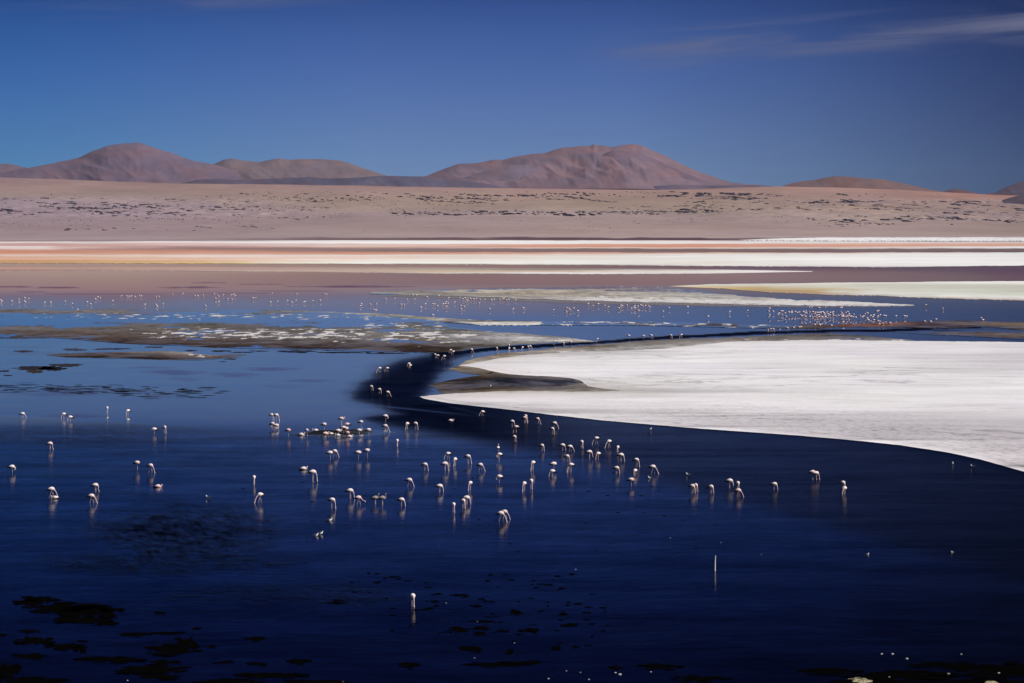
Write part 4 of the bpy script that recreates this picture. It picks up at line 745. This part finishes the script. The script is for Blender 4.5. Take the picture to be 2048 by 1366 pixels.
crop(800, 800, 5.115, [(75, 245, 300, 'F3', 240), (158, 240, 302, 'F1', 330), (520, 205, 217, 'C', 0), (843, 118, 160, 'F2', 200), (1150, 215, 278, 'F1', 335, .12), (1190, 275, 332, 'F1', 180, .25), (1277, 180, 238, 'F1', 330, .25), (1287, 166, 226, 'F1', 310, .2), (1410, 192, 246, 'F2', 320), (1583, 240, 292, 'F2', 335, .12), (1560, 295, 352, 'F1', 310, .15), (1170, 372, 426, 'F3', 320), (1005, 485, 522, 'U', 90), (1015, 555, 622, 'D', 200), (1455, 465, 520, 'F1', 320), (1665, 460, 516, 'F1', 350), (1742, 475, 526, 'F2', 345), (1860, 432, 492, 'F1', 290), (2012, 390, 456, 'F2', 180), (495, 545, 602, 'F2', 185), (565, 610, 676, 'F3', 240), (700, 575, 652, 'F1', 335), (258, 655, 722, 'F1', 340), (462, 650, 726, 'F1', 5), (825, 660, 726, 'F2', 340), (1360, 640, 716, 'F3', 230), (1575, 652, 720, 'S', 0), (1713, 575, 636, 'F1', 325), (1748, 662, 742, 'F1', 180), (1555, 725, 782, 'F1', 190), (1015, 785, 846, 'D', 180), (95, 818, 886, 'F2', 335), (405, 880, 942, 'F1', 0), (718, 845, 922, 'F1', 240), (1272, 852, 932, 'F1', 245), (1342, 830, 906, 'F1', 290), (20, 1015, 1086, 'F1', 350), (550, 1065, 1146, 'F1', 285), (650, 1035, 1106, 'F1', 300, .15), (682, 1000, 1066, 'F1', 5), (1035, 1160, 1248, 'F2', 345), (1075, 1145, 1218, 'F2', 340, .3), (1940, 530, 606, 'F1', 0, .15), (2028, 548, 608, 'F1', 210, .1)])
crop(1100, 800, 5.115, [(603, 425, 490, 'F2', 205), (695, 480, 532, 'F1', 250), (725, 565, 628, 'F1', 345), (885, 615, 682, 'F1', 320), (680, 692, 757, 'F1', 340), (872, 725, 770, 'F3', 240), (833, 812, 882, 'S', 345, .3), (1057, 685, 757, 'F2', 345), (1455, 885, 952, 'F1', 315, .1), (1492, 870, 936, 'F1', 305, .25), (1648, 888, 952, 'F1', 315), (1838, 830, 900, 'F1', 345), (1922, 850, 906, 'F1', 285, .12), (1930, 925, 992, 'F2', 345, .25)])
crop(1400, 850, 5.115, [(760, 600, 662, 'F1', 345), (1155, 478, 562, 'F1', 0, .3), (1192, 488, 562, 'F1', 20, .15), (1462, 595, 650, 'F1', 300), (1480, 645, 706, 'F2', 230)])
B.append((825.6, 1191.4, 1212.5, 'F1', 290, .0))
# channel between the flats
crop(720, 670, 8, [(1200, 310, 358, 'F1', 330, .12), (1242, 325, 375, 'F1', 190, .15), (1350, 342, 398, 'F2', 190), (1450, 240, 290, 'F1', 200), (1492, 262, 312, 'F1', 210, .12), (1783, 235, 285, 'F1', 340), (785, 460, 505, 'F1', 200, .12), (805, 485, 530, 'F1', 230, .1), (312, 535, 602, 'F2', 200), (437, 530, 588, 'F2', 190, .1), (185, 825, 890, 'F1', 320), (312, 870, 935, 'F1', 330), (447, 920, 985, 'F2', 335)])
crop(930, 660, 8, [(507, 285, 335, 'F1', 310), (705, 240, 285, 'F1', 285, .25), (708, 300, 330, 'F1', 250), (785, 296, 335, 'F2', 330), (922, 275, 318, 'F1', 240), (1010, 262, 302, 'F1', 320), (1042, 258, 300, 'F2', 335), (1440, 185, 235, 'F1', 200, .15), (1573, 212, 245, 'F1', 310), (1692, 190, 230, 'S', 330, .3)])
crop(1170, 640, 8, [(203, 302, 355, 'F1', 200, .12), (700, 250, 298, 'S', 345), (937, 252, 300, 'N', 0, .25), (1060, 248, 300, 'F1', 350), (1375, 245, 292, 'F1', 330), (1543, 238, 285, 'F2', 215)])
# far lagoon: body spots only; the waterline lies a few rows lower
def spots(x0, y0, s, dw, pts, pk=.06, poses=('F1', 'F1', 'F2', 'F3', 'S')):
    for q in pts:
        p = poses[RNG.integers(len(poses))]
        B.append((x0 + q[0] / s, y0 + q[1] / s, y0 + q[1] / s + dw * (1.15 if p == 'S' else 1), p, float(RNG.choice([0, 340, 315, 200, 180, 230, 350, 20])), pk + abs(RNG.normal(0, .06))))
spots(0, 575, 8, 3.4, [(15, 200), (32, 222), (188, 215), (300, 188), (305, 240), (395, 165), (388, 215), (405, 235), (462, 178), (720, 238), (810, 235), (1040, 215), (1157, 258), (1395, 230), (1450, 262), (1248, 352), (1528, 180), (1565, 150), (1603, 163), (1808, 210), (1945, 135), (2030, 138)])
spots(240, 575, 8, 3.4, [(150, 140), (187, 138), (242, 145), (312, 128), (345, 135), (580, 145), (622, 145), (838, 108), (1008, 98), (1200, 130), (1245, 130), (1330, 122), (1508, 103), (1557, 110), (1578, 140), (1530, 172), (1655, 122), (1722, 185), (1787, 118), (1790, 185), (1825, 108), (1845, 130), (1585, 225), (1532, 245), (405, 270), (575, 272), (595, 300), (688, 260), (1367, 288)])
spots(480, 575, 8, 3.4, [(210, 168), (250, 170), (515, 95), (907, 103), (1350, 100), (1388, 110), (487, 232), (603, 225), (760, 210), (828, 235), (895, 208), (1025, 235), (1045, 225), (1167, 215), (1285, 205), (1943, 260), (1930, 293)])
spots(710, 575, 8, 3.7, [(245, 268), (342, 258), (298, 350), (332, 365), (490, 180), (640, 180), (740, 270), (787, 270), (832, 190), (957, 190), (923, 110), (990, 120), (1155, 150), (1055, 315), (1130, 262), (1340, 130), (1500, 165), (1243, 262), (1277, 267), (1320, 295), (1245, 440)])
spots(840, 575, 8, 3.9, [(372, 262), (402, 260), (420, 232), (447, 258), (420, 305), (557, 235), (655, 290), (707, 303), (660, 345), (632, 165), (685, 180), (722, 165), (765, 175), (808, 175), (765, 210), (745, 200), (860, 182), (905, 175), (958, 188), (945, 250), (1035, 195), (1145, 195), (1190, 190), (1275, 190), (1322, 182), (1343, 178), (1383, 198), (1418, 190), (1535, 190), (1115, 340), (1495, 340), (1655, 330)], .12)
spots(1090, 585, 8, 4.3, [(140, 282), (347, 243), (340, 300), (385, 258), (402, 274), (462, 250), (525, 292), (692, 178), (770, 210), (855, 182), (957, 210), (1017, 232), (1185, 245), (1207, 225), (1218, 205), (1238, 212), (1312, 202), (1385, 250), (1425, 240), (1440, 215), (1445, 250), (1490, 218), (1533, 200), (1560, 215), (1610, 210), (1650, 212), (1673, 228), (1500, 290), (1890, 300), (1985, 240)], .12)
spots(1340, 590, 8, 4.6, [(285, 190), (610, 340), (960, 265), (1243, 250)], .06)
crop(1340, 590, 8, [(1567, 555, 592, 'F1', 290), (1610, 540, 590, 'F1', 330, .15), (1652, 545, 592, 'F1', 320, .1), (15, 645, 690, 'F1', 310), (183, 635, 680, 'F2', 210)])
crop(1530, 600, 10.24, [(605, 400, 470, 'D', 330, .5), (465, 570, 620, 'F1', 330), (590, 560, 610, 'S', 345, .25), (700, 556, 606, 'N', 340, .4), (737, 550, 602, 'S', 340, .3), (1020, 508, 560, 'S', 330, .3), (1130, 512, 570, 'S', 340, .02), (1357, 517, 575, 'S', 345, .06), (1605, 452, 510, 'S', 340, .06)])
spots(1530, 600, 10.24, 5.4, [(92, 175), (80, 225), (95, 298), (168, 230), (335, 230), (367, 230), (418, 265), (295, 275), (272, 300), (345, 300), (430, 335), (495, 250), (548, 238), (545, 258), (622, 235), (660, 258), (705, 252), (785, 240), (838, 235), (820, 262), (850, 270), (735, 310), (755, 330), (805, 312), (835, 338), (910, 150), (955, 152), (1110, 162), (1233, 150), (1555, 155), (1578, 150), (918, 245), (980, 240), (1035, 252), (1070, 258), (1020, 275), (1105, 255), (1135, 240), (1140, 262), (1185, 245), (1210, 265), (1275, 245), (1340, 252), (1397, 248), (1390, 275), (1095, 302), (1055, 312), (1212, 300), (1290, 295), (1325, 305), (1395, 315), (925, 335), (968, 352), (1015, 345), (1060, 358), (1110, 345), (1165, 345), (1237, 350), (1295, 328), (1240, 335), (1455, 325), (1500, 322), (1560, 250), (1575, 270), (1600, 300), (1555, 315), (1580, 340), (1605, 350), (1600, 328), (1655, 258), (1690, 240), (1725, 285), (1655, 345), (1680, 330), (1720, 322), (1820, 300), (1770, 330), (1755, 340), (1805, 350), (1860, 352), (1950, 325), (2025, 335), (2000, 355)], .16, ('S', 'S', 'D', 'S'))
spots(1660, 600, 10.24, 5.0, [(720, 290), (765, 272), (835, 320), (893, 312), (882, 340), (965, 230), (990, 222), (1030, 308), (985, 328), (1110, 318), (1145, 325), (765, 370), (785, 410), (900, 410), (990, 425), (1355, 327), (1530, 330), (1575, 333), (1965, 100)], .08, ('S', 'S', 'D'))
crop(1660, 600, 10.24, [(1010, 490, 540, 'F1', 200, .2), (1075, 482, 540, 'F1', 330, .2), (1235, 470, 535, 'F1', 345, .1), (1945, 440, 478, 'F2', 340, .05)])
crop(1800, 590, 8.26, [(707, 215, 248, 'F1', 290), (508, 437, 465, 'D', 0), (597, 400, 425, 'S', 340), (1340, 380, 420, 'F2', 340), (1372, 410, 450, 'S', 0)])
B.sort(key=lambda r: -r[2])
ORD = ['', 'first', 'second', 'third', 'fourth', 'fifth', 'sixth', 'seventh', 'eighth', 'ninth', 'tenth', 'eleventh', 'twelfth', 'thirteenth', 'fourteenth', 'fifteenth', 'sixteenth', 'seventeenth', 'eighteenth', 'nineteenth', 'twentieth']
# flock regions: (x0, x1, y0, y1 of the waterline, phrase)
ZONES = [(790, 870, 1180, 1260, 'alone nearest to the camera'),
    (578, 800, 838, 882, 'at the dark islet'), (0, 120, 820, 1000, 'at the lagoon\'s left edge'), (120, 300, 820, 870, 'on the far left calm water'), (120, 420, 870, 1010, 'behind the left rippled patch'), (300, 400, 850, 880, 'left of the tall close group'),
    (500, 577, 830, 880, 'in the group left of the islet'), (480, 570, 930, 1020, 'in the straight-necked pair'), (590, 680, 960, 990, 'beside the floating bird'), (590, 800, 895, 965, 'in front of the dark islet'), (640, 860, 985, 1030, 'in the row at centre left'),
    (801, 1000, 820, 870, 'near the channel mouth'), (820, 1010, 890, 1000, 'in the middle flock\'s left part'), (860, 960, 1001, 1030, 'left of the overlapping front pair'), (990, 1025, 1030, 1050, 'in the overlapping front pair'),
    (1000, 1130, 840, 890, 'in the group under the salt shore'), (980, 1120, 891, 990, 'in the middle flock\'s centre'), (1070, 1185, 890, 940, 'in the middle flock\'s back right'), (1121, 1240, 880, 960, 'in the middle flock\'s right part'), (1200, 1330, 880, 985, 'at the middle flock\'s right end'),
    (1360, 1440, 970, 1000, 'right of the middle flock'), (1440, 1500, 970, 1005, 'in the small right cluster'), (1520, 1700, 950, 1000, 'among the last birds on the right'),
    (700, 800, 738, 800, 'left of the dark channel'), (800, 960, 700, 745, 'at the wide channel bend'), (960, 1200, 680, 712, 'along the narrow middle channel'), (1160, 1390, 660, 690, 'along the thin upper channel'), (1520, 1760, 652, 670, 'on the channel below the dense flock'),
    (1720, 1800, 645, 660, 'on the rust red flat'), (1840, 2048, 600, 660, 'at the lagoon\'s far right edge')]
def zone(x, y):
    for i, (x0, x1, y0, y1, p) in enumerate(ZONES):
        if x0 <= x <= x1 and y0 <= y <= y1: return p
    if x > 1530:
        if y < 619: return 'behind the dense flock'
        k = int(np.clip((x - 1530) // 50, 0, 5)); side = ['left end', 'left half', 'left middle', 'right middle', 'right half', 'right end'][k]
        return "in the dense flock's " + side + (' back' if y < 631.3 else ' front')
    if x > 1330: return 'left of the dense flock'
    if x > 1080: return 'in the pale centre group' if x < 1170 else 'in the right centre flock'
    return 'in the flock below the cream flat' if x > 690 else 'in the far left flock'
def word(p, pk):
    c = 'Young grey' if pk < 0 else ('Pink' if pk > .22 else ('Pale pink' if pk > .11 else 'White'))
    a = {'F': 'feeding head down', 'U': 'with raised neck', 'N': 'with curved neck', 'W': 'striding neck low', 'S': 'resting neck tucked', 'D': 'with bent neck', 'C': 'floating'}[p[0]]
    return c + ' flamingo ' + a
near = B[:300]; rest = B[300:]
groups = {}
for r in near: groups.setdefault(zone(r[0], r[2]), []).append(r)
for g in groups.values(): g.sort(key=lambda r: (r[0], r[2]))
def ordinal(n, tot):
    if tot == 1: return ''
    if n == 1: return 'leftmost'
    if n == tot: return 'rightmost'
    return (ORD[n] if n < len(ORD) else str(n) + 'th') + ' from left'
zc_body = {'C': .735}
def place(r):
    x, yb, yw, p, hd, pk = r
    ppm = (yw - YH) / H                              # photo pixels per metre here
    hb = (yw - yb) / ppm                             # how high the body stands above the water
    s = 1.0
    z = np.clip(hb, .1, .95) - .72
    if p == 'C': z = .075 - .72 + .02
    elif z > .04: s = min(1.12, (np.clip(hb, .1, .95) + .02) / .74); z = max(0, np.clip(hb, .1, .95) - .72 * s)
    elif p[0] == 'F' and z < -.30: z = -.30
    z = max(z, -.66)
    pos = G(x, yw, 0.0); pos = (pos[0], pos[1], z)
    return pos, s, R(hd) + random.uniform(-.12, .12)
for phrase, g in groups.items():
    for i, r in enumerate(g, 1):
        pos, s, rz = place(r); p, pk = r[3], r[5]
        detail = r[2] > 690
        o = bpy.data.objects.new('flamingo', POSE[p][0 if detail else 1]); col.objects.link(o)
        s *= random.uniform(.95, 1.05); o.location = pos; o.rotation_euler = (0, random.uniform(-.05, .05), rz); o.scale = (s, s, s)
        o.color = (max(pk, 0), .8 if pk < 0 else 0, 0, 1)
        od = ordinal(i, len(g))
        tag(o, word(p, pk) + ((', ' + od + ' ') if od else ' ') + phrase, 'flamingo', 'flamingos wading in the lagoon')
        if detail:
            for nm, me in (('tail_feathers', POSE[p][2]), ('bill', POSE[p][3])):
                if me is None: continue
                c = bpy.data.objects.new(nm, me); col.objects.link(c); c.parent = o
# the farthest of the flock, past three hundred, as one object
V, F, T, MI, off = [], [], [], [], 0
for r in rest:
    pos, s, rz = place(r); me = POSE[r[3]][1]
    v = np.empty(len(me.vertices) * 3); me.vertices.foreach_get('co', v); v = v.reshape(-1, 3) * s
    c_, s_ = math.cos(rz), math.sin(rz); v = np.stack([v[:, 0] * c_ - v[:, 1] * s_, v[:, 0] * s_ + v[:, 1] * c_, v[:, 2]], 1) + pos
    t = np.empty(len(me.vertices)); me.attributes['tint'].data.foreach_get('value', t)
    V.append(v); T.append(t); F += [[q + off for q in pg.vertices] for pg in me.polygons]; MI += [pg.material_index for pg in me.polygons]; off += len(v)
fl = mesh_obj('distant_flamingos', np.concatenate(V), F, [M_BIRD, M_LEG, M_BLACK], None, {'tint': np.concatenate(T)})
fl.data.polygons.foreach_set('material_index', MI); fl.color = (.06, 0, 0, 1)
tag(fl, 'the farthest tiny white flamingos scattered over the back water below the striped flats', 'flamingos', 'flamingos wading in the lagoon', 'stuff')

# small black-winged gulls on the near water
def gull_mesh():
    body = loft([(-.16, 0, .07, .01, .008, 0), (-.10, 0, .075, .045, .035, 0), (0, 0, .07, .065, .06, 0), (.08, 0, .08, .05, .052, 0), (.115, 0, .125, .03, .032, 0), (.125, 0, .165, .032, .034, 0), (.155, 0, .17, .024, .024, 0), (.18, 0, .162, .006, .006, 0)], 26, 9)
    lg = [loft([(0, .03 * q, .04, .008, .008, 0), (0, .03 * q, -.08, .006, .006, 0)], 3, 5) for q in (-1, 1)]
    v, f, t, mi = join([(*body, 0)] + [(*l, 0) for l in lg]); o = mesh_obj('gull', v, f, M_GULL, link=False)
    w_ = [loft([(.05, .05 * q, .10, .01, .025, 0), (-.05, .055 * q, .098, .02, .04, 0), (-.16, .03 * q, .085, .014, .02, 0), (-.23, .01 * q, .08, .003, .004, 0)], 10, 7) for q in (-1, 1)]
    v, f, t, mi = join([(*l, 0) for l in w_]); o2 = mesh_obj('wing', v, f, M_GREY, link=False)
    return o.data, o2.data
GM = gull_mesh()
for x, y, s, hd, sink, lab in [(416.4, 997, 1.25, 160, .04, 'White gull with dark wings alone on the dark rippled patch at left'), (631.5, 1072, 1.15, 10, .0, 'Left gull of the pair swimming in front of the rippled patch'), (640.5, 1069, 1.2, 5, .02, 'Right gull of the pair swimming in front of the rippled patch'),
        (658.5, 1041.5, 1.35, 0, -.03, 'Pale low swimming bird under the reflection of a feeding flamingo'), (1299.6, 861, 1.3, 340, .08, 'Tiny white gull standing just below the salt shore'), (1300.4, 957.5, 1.2, 200, .02, 'Small white gull right of the middle flock beside a feeding flamingo'), (1376.8, 951, 1.3, 180, .02, 'Small white gull between the middle flock and the right trio'),
        (1905.5, 929.5, 1.2, 250, .08, 'Left small gull standing in the dark shallows below the right salt shore'), (1945.5, 935.5, 1.2, 160, .08, 'Right small gull standing in the dark shallows below the right salt shore'), (1558.5, 661.3, 1.6, 0, .1, 'Tiny white gull beside the upper channel below the dense flock'),
        (1735, 1109.5, .7, 30, 0, 'Tiny white bird floating on the dark water right of the stake'), (1905.5, 1105.5, .75, 200, 0, 'Tiny white bird floating alone at the far right of the dark water'), (979.5, 774.5, 1.3, 0, .1, 'Small white bird standing on the brown mud inlet')]:
    o = bpy.data.objects.new('gull', GM[0]); col.objects.link(o); p = G(x, y, 0.); o.location = (p[0], p[1], sink - .02); o.rotation_euler = (0, 0, R(hd)); o.scale = (s, s, s)
    tag(o, lab, 'gull', 'small white birds on the lagoon')
    c = bpy.data.objects.new('wing', GM[1]); col.objects.link(c); c.parent = o

# the white stake
p = G(1430, 1142, 0.)
st = loft([(0, 0, -.4, .052, .048, 0), (0, 0, 0, .050, .046, 0), (.004, 0, .35, .047, .042, 0), (.010, 0, .65, .040, .036, 0), (.022, 0, .88, .032, .028, 0), (.034, 0, .97, .018, .016, 0), (.038, 0, .985, .004, .004, 0)], 22, 12)
m = MT('weathered_white_wood'); m.set(m.b.inputs['Base Color'], m.mix(m.noise(6, 5, .6, m.pos(4, 4, .6)), (.46, .44, .38), (.80, .78, .70))); m.b.inputs['Roughness'].default_value = .85
o = mesh_obj('stake', st[0], st[1], m.m); o.location = (p[0], p[1], 0)
tag(o, 'Pale wooden stake standing upright out of the dark water at lower right', 'stake')

# stones and salt lumps in the near shallows
def stone_mesh(name, seed, flat, mat):
    g = np.random.default_rng(seed); v, f = [], []
    nr, ns = 9, 14
    for i in range(nr):
        a = math.pi * (i + .5) / nr - math.pi / 2
        for j in range(ns):
            b_ = 2 * math.pi * j / ns; d = np.array([math.cos(a) * math.cos(b_), math.cos(a) * math.sin(b_), math.sin(a)])
            r = 1 + .28 * float(fbm(d[0] * 1.7 + seed, d[1] * 1.7 + d[2] * 1.3, seed)); v.append(d * r * [1, .8, flat])
    for i in range(nr - 1):
        for j in range(ns): f.append([i * ns + j, i * ns + (j + 1) % ns, (i + 1) * ns + (j + 1) % ns, (i + 1) * ns + j])
    f.append(list(range(ns))[::-1]); f.append([(nr - 1) * ns + q for q in range(ns)])
    o = mesh_obj(name, v, f, mat, link=False); return o.data
m = MT('salted_stone'); m.set(m.b.inputs['Base Color'], m.mix(m.step(m.noise(9, 5), .4, .6), (.34, .33, .33), (.78, .77, .76))); m.b.inputs['Roughness'].default_value = .9; M_STONE = m.m
m = MT('grey_boulder'); m.set(m.b.inputs['Base Color'], m.mix(m.step(m.noise(7, 5), .4, .65), (.16, .16, .165), (.42, .42, .41))); m.b.inputs['Roughness'].default_value = .9; M_BOULDER = m.m
SM = [stone_mesh('stone', k, .5, M_STONE) for k in range(4)]
o = bpy.data.objects.new('boulder', stone_mesh('boulder', 9, .85, M_BOULDER)); col.objects.link(o); p = G(1897, 1350, 0.); o.location = (p[0], p[1], .03); o.scale = (.095, .1, .09)
tag(o, 'Rounded grey boulder poking out of the black shallows at bottom right', 'boulder')
stones = [(892, 1206, .05), (954.5, 1243.5, .055), (1029, 1286, .05), (949, 1316, .045), (1133, 1342, .05), (1097, 1357.5, .07), (1161, 1345, .045), (1178, 1359, .065), (1151.5, 1139, .06), (1231, 1345.5, .08), (1240, 1349, .12), (1302, 1344, .06), (255, 1361, .06), (686, 1363.5, .05),
          (1763.5, 1308, .08), (1785, 1308, .10), (1814, 1317.5, .11), (1922.5, 1308.5, .07), (1778.5, 1354.5, .07), (1997.5, 1346.5, .09), (1340.5, 1076, .05), (1442, 1085, .05), (1523, 1109, .05)]
stones.sort()
for i, (x, y, s) in enumerate(stones, 1):
    o = bpy.data.objects.new('stone', SM[i % 4]); col.objects.link(o); p = G(x, y, 0.); o.location = (p[0], p[1], s * .12); s *= .7; o.scale = (s, s * 1.2, s * .8); o.rotation_euler = (0, 0, i * 1.3)
    tag(o, 'Small white salt-crusted stone in the dark near shallows, ' + ordinal(i, len(stones)), 'stone', 'white stones in the near shallows')
# salt-crusted rock shelves at the bottom edge
for x, y, rx_, hh, lab in ((1724, 1361, .62, .10, 'Yellowish salt-crusted rock ledge at the bottom edge, left of the boulder'), (1984, 1366, .42, .06, 'Low salt-crusted ledge at the bottom edge, right of the boulder')):
    g = []; n_ = 60; r_ = 16
    a = np.linspace(0, 2 * np.pi, n_, endpoint=False)[None]; t = np.linspace(0, 1, r_)[:, None]
    rad = 1 + .25 * fbm(a * 3, 0, int(x)); xx = np.cos(a) * rad * t * rx_; yy = np.sin(a) * rad * t * rx_ * 1.5
    zz = hh * (1 - t ** 2) * (.6 + .7 * fbm(xx * 5 + 9, yy * 5, int(x) + 1)) - .03 * t + hh * .25 * fbm(xx * 22, yy * 22, 5)
    F_ = []
    for i in range(r_ - 1):
        for j in range(n_): F_.append([i * n_ + j, (i + 1) * n_ + j, (i + 1) * n_ + (j + 1) % n_, i * n_ + (j + 1) % n_])
    m = MT('yellow_salt_rock'); m.set(m.b.inputs['Base Color'], m.mix(m.step(m.noise(8, 5), .38, .62), (.09, .07, .035), (.52, .46, .30))); m.b.inputs['Roughness'].default_value = .95
    o = mesh_obj('rock_ledge', np.stack([xx, yy, zz], -1).reshape(-1, 3), F_, m.m); p = G(x, y, 0.); o.location = (p[0], p[1], .02)
    tag(o, lab, 'rock')

# dark weed mats and mud patches breaking the surface
V, F, C, off = [], [], [], 0
def mat_patch(cx, cy, rx_, ry_, c, sd, z=.012):
    global off
    n_ = 90 if rx_ > 8 else 40; a = np.linspace(0, 2 * np.pi, n_, endpoint=False)
    rr = np.maximum(.25, 1 + .55 * fbm(np.cos(a) * 1.7 + sd, np.sin(a) * 1.7 + sd * .7, sd, 5) + .42 * fbm(np.cos(a) * 6 + sd, np.sin(a) * 6, sd + 2, 3))
    u_, v_ = cx + np.cos(a) * rr * rx_, cy + np.sin(a) * rr * ry_
    V.append(G(np.append(u_, cx), np.append(v_, cy), z))
    F.extend([[off + i, off + (i + 1) % n_, off + n_] for i in range(n_)]); C.append(np.tile(alb(c), (n_ + 1, 1))); off += n_ + 1
BL = (3, 3, 4)
for i, a in enumerate([(75, 1199, 34, 6), (60, 1206, 26, 8), (130, 1216, 60, 9), (175, 1222, 55, 11), (215, 1220, 26, 6), (165, 1240, 46, 9), (215, 1247, 28, 3), (56, 1262, 19, 3), (70, 1281, 33, 9), (130, 1293, 34, 6), (160, 1296, 18, 6), (163, 1282, 14, 2), (60, 1312, 32, 5), (320, 1226, 13, 2.5), (393, 1257, 9, 2.5),
        (265, 1268, 30, 3.6), (338, 1266, 28, 3.2), (372, 1285, 22, 11), (345, 1300, 46, 9), (225, 1318, 55, 5), (330, 1323, 24, 4), (300, 1338, 60, 8), (310, 1352, 40, 6), (10, 1340, 28, 12), (60, 1362, 60, 6), (5, 1269, 11, 3), (510, 1277, 21, 4), (420, 1292, 10, 2.4), (447, 1324, 17, 3), (515, 1327, 20, 3), (595, 1322, 23, 4.6), (545, 1350, 56, 6), (460, 1362, 55, 4), (640, 1364, 60, 4), (675, 1200, 12, 1.4), (672, 1205, 22, 1.8),
        (820, 1330, 20, 5), (1000, 1328, 55, 4.5), (1060, 1325, 25, 3), (940, 1297, 22, 5), (920, 1259, 20, 6), (960, 1266, 14, 3), (965, 1256, 14, 3), (1060, 1260, 18, 5), (1003, 1262, 12, 2.6), (970, 1243, 30, 2), (920, 1190, 16, 2.6), (950, 1211, 13, 2), (856, 1218, 16, 2), (870, 1203, 9, 2), (1033, 1224, 12, 5), (1126, 1228, 8, 3), (1140, 1250, 14, 4), (1110, 1296, 10, 4), (1018, 1304, 10, 5), (1150, 1293, 6, 2.5),
        (1320, 1333, 40, 5), (1230, 1335, 14, 3), (1650, 1342, 60, 5), (1800, 1350, 90, 8), (1900, 1330, 60, 5), (2000, 1340, 70, 14), (1760, 1364, 80, 5), (1400, 1356, 50, 5), (1960, 1366, 80, 6)]):
    mat_patch(a[0], a[1], a[2] * .85, a[3] * .85, BL, 300 + i)
    for q in range(int(3 + a[2] / 6)):
        f_ = RNG.uniform(.08, .38); an = RNG.uniform(0, 6.28); mat_patch(a[0] + a[2] * 1.05 * math.cos(an), a[1] + a[3] * 1.1 * math.sin(an), a[2] * f_, a[3] * f_ * .8, BL, 1000 + i * 17 + q, .016 + .003 * q)
for i in range(85):
    y = 1145 + 150 * RNG.uniform() ** 1.3; x = RNG.uniform(700, 1180) + (y - 1180) * .8
    mat_patch(x, y, RNG.uniform(2, 9), RNG.uniform(.5, 1.7), BL, 400 + i)
for i in range(60):
    x = RNG.uniform(450, 1500); y = RNG.uniform(930, 1140); mat_patch(x, y, RNG.uniform(1, 5), RNG.uniform(.4, .8), (16, 18, 30), 520 + i)
for i, a in enumerate([(70, 736, 38, 4, (52, 50, 58)), (130, 730, 34, 3.4, (60, 58, 64)), (105, 737, 26, 4, (40, 42, 56)), (70, 743, 16, 3, (66, 62, 60)), (48, 702.5, 20, 1.6, (58, 58, 74)), (8, 742, 12, 1.4, (50, 50, 58)), (15, 751, 9, 1, (46, 46, 58)), (150, 699.5, 24, 2.2, (72, 74, 98)),
        (309, 694, 18, 1.2, (52, 46, 54)), (215, 698, 26, 1.4, (62, 62, 82)), (245, 697.5, 16, 1.2, (60, 60, 78)), (440, 702, 22, 1.6, (52, 48, 56)), (380, 701, 12, 1.4, (56, 54, 66)), (470, 710, 24, 1.2, (100, 96, 98)), (460, 718, 12, 1.2, (54, 52, 60)), (445, 723.5, 7, .8, (50, 50, 62)), (520, 702, 20, .9, (46, 46, 60)), (600, 703, 30, 1.1, (40, 40, 56)), (680, 705, 40, 1.2, (38, 38, 52)), (770, 707, 40, 1.0, (36, 36, 50))]):
    mat_patch(*a, 600 + i)
for i in range(130):
    x = RNG.uniform(-10, 300) if RNG.uniform() < .7 else RNG.uniform(250, 480); y = 776 + RNG.normal(0, 5) + .02 * x; mat_patch(x, y, RNG.uniform(5, 20), RNG.uniform(.25, .8), (44, 52, 78), 700 + i)
for i in range(26):
    mat_patch(470 + RNG.uniform(-5, 300), 701 + RNG.uniform(-1, 5), RNG.uniform(4, 16), RNG.uniform(.4, .9), (40, 40, 56), 840 + i)
m = MT('wet_weed'); m.set(m.b.inputs['Base Color'], m.mix(1.0, m.attr('col').outputs['Color'], m.mix(m.noise(2.5, 5), (.3, .3, .3), (1.3, 1.2, 1.1)), 'MULTIPLY')); m.b.inputs['Roughness'].default_value = .9; m.b.inputs['Specular IOR Level'].default_value = .0
tag(mesh_obj('weed_mat', np.concatenate(V), F, m.m, np.concatenate(C), smooth=False), 'dark weed mats and mud scraps lying at the surface of the near shallows', 'weed', kind='stuff')
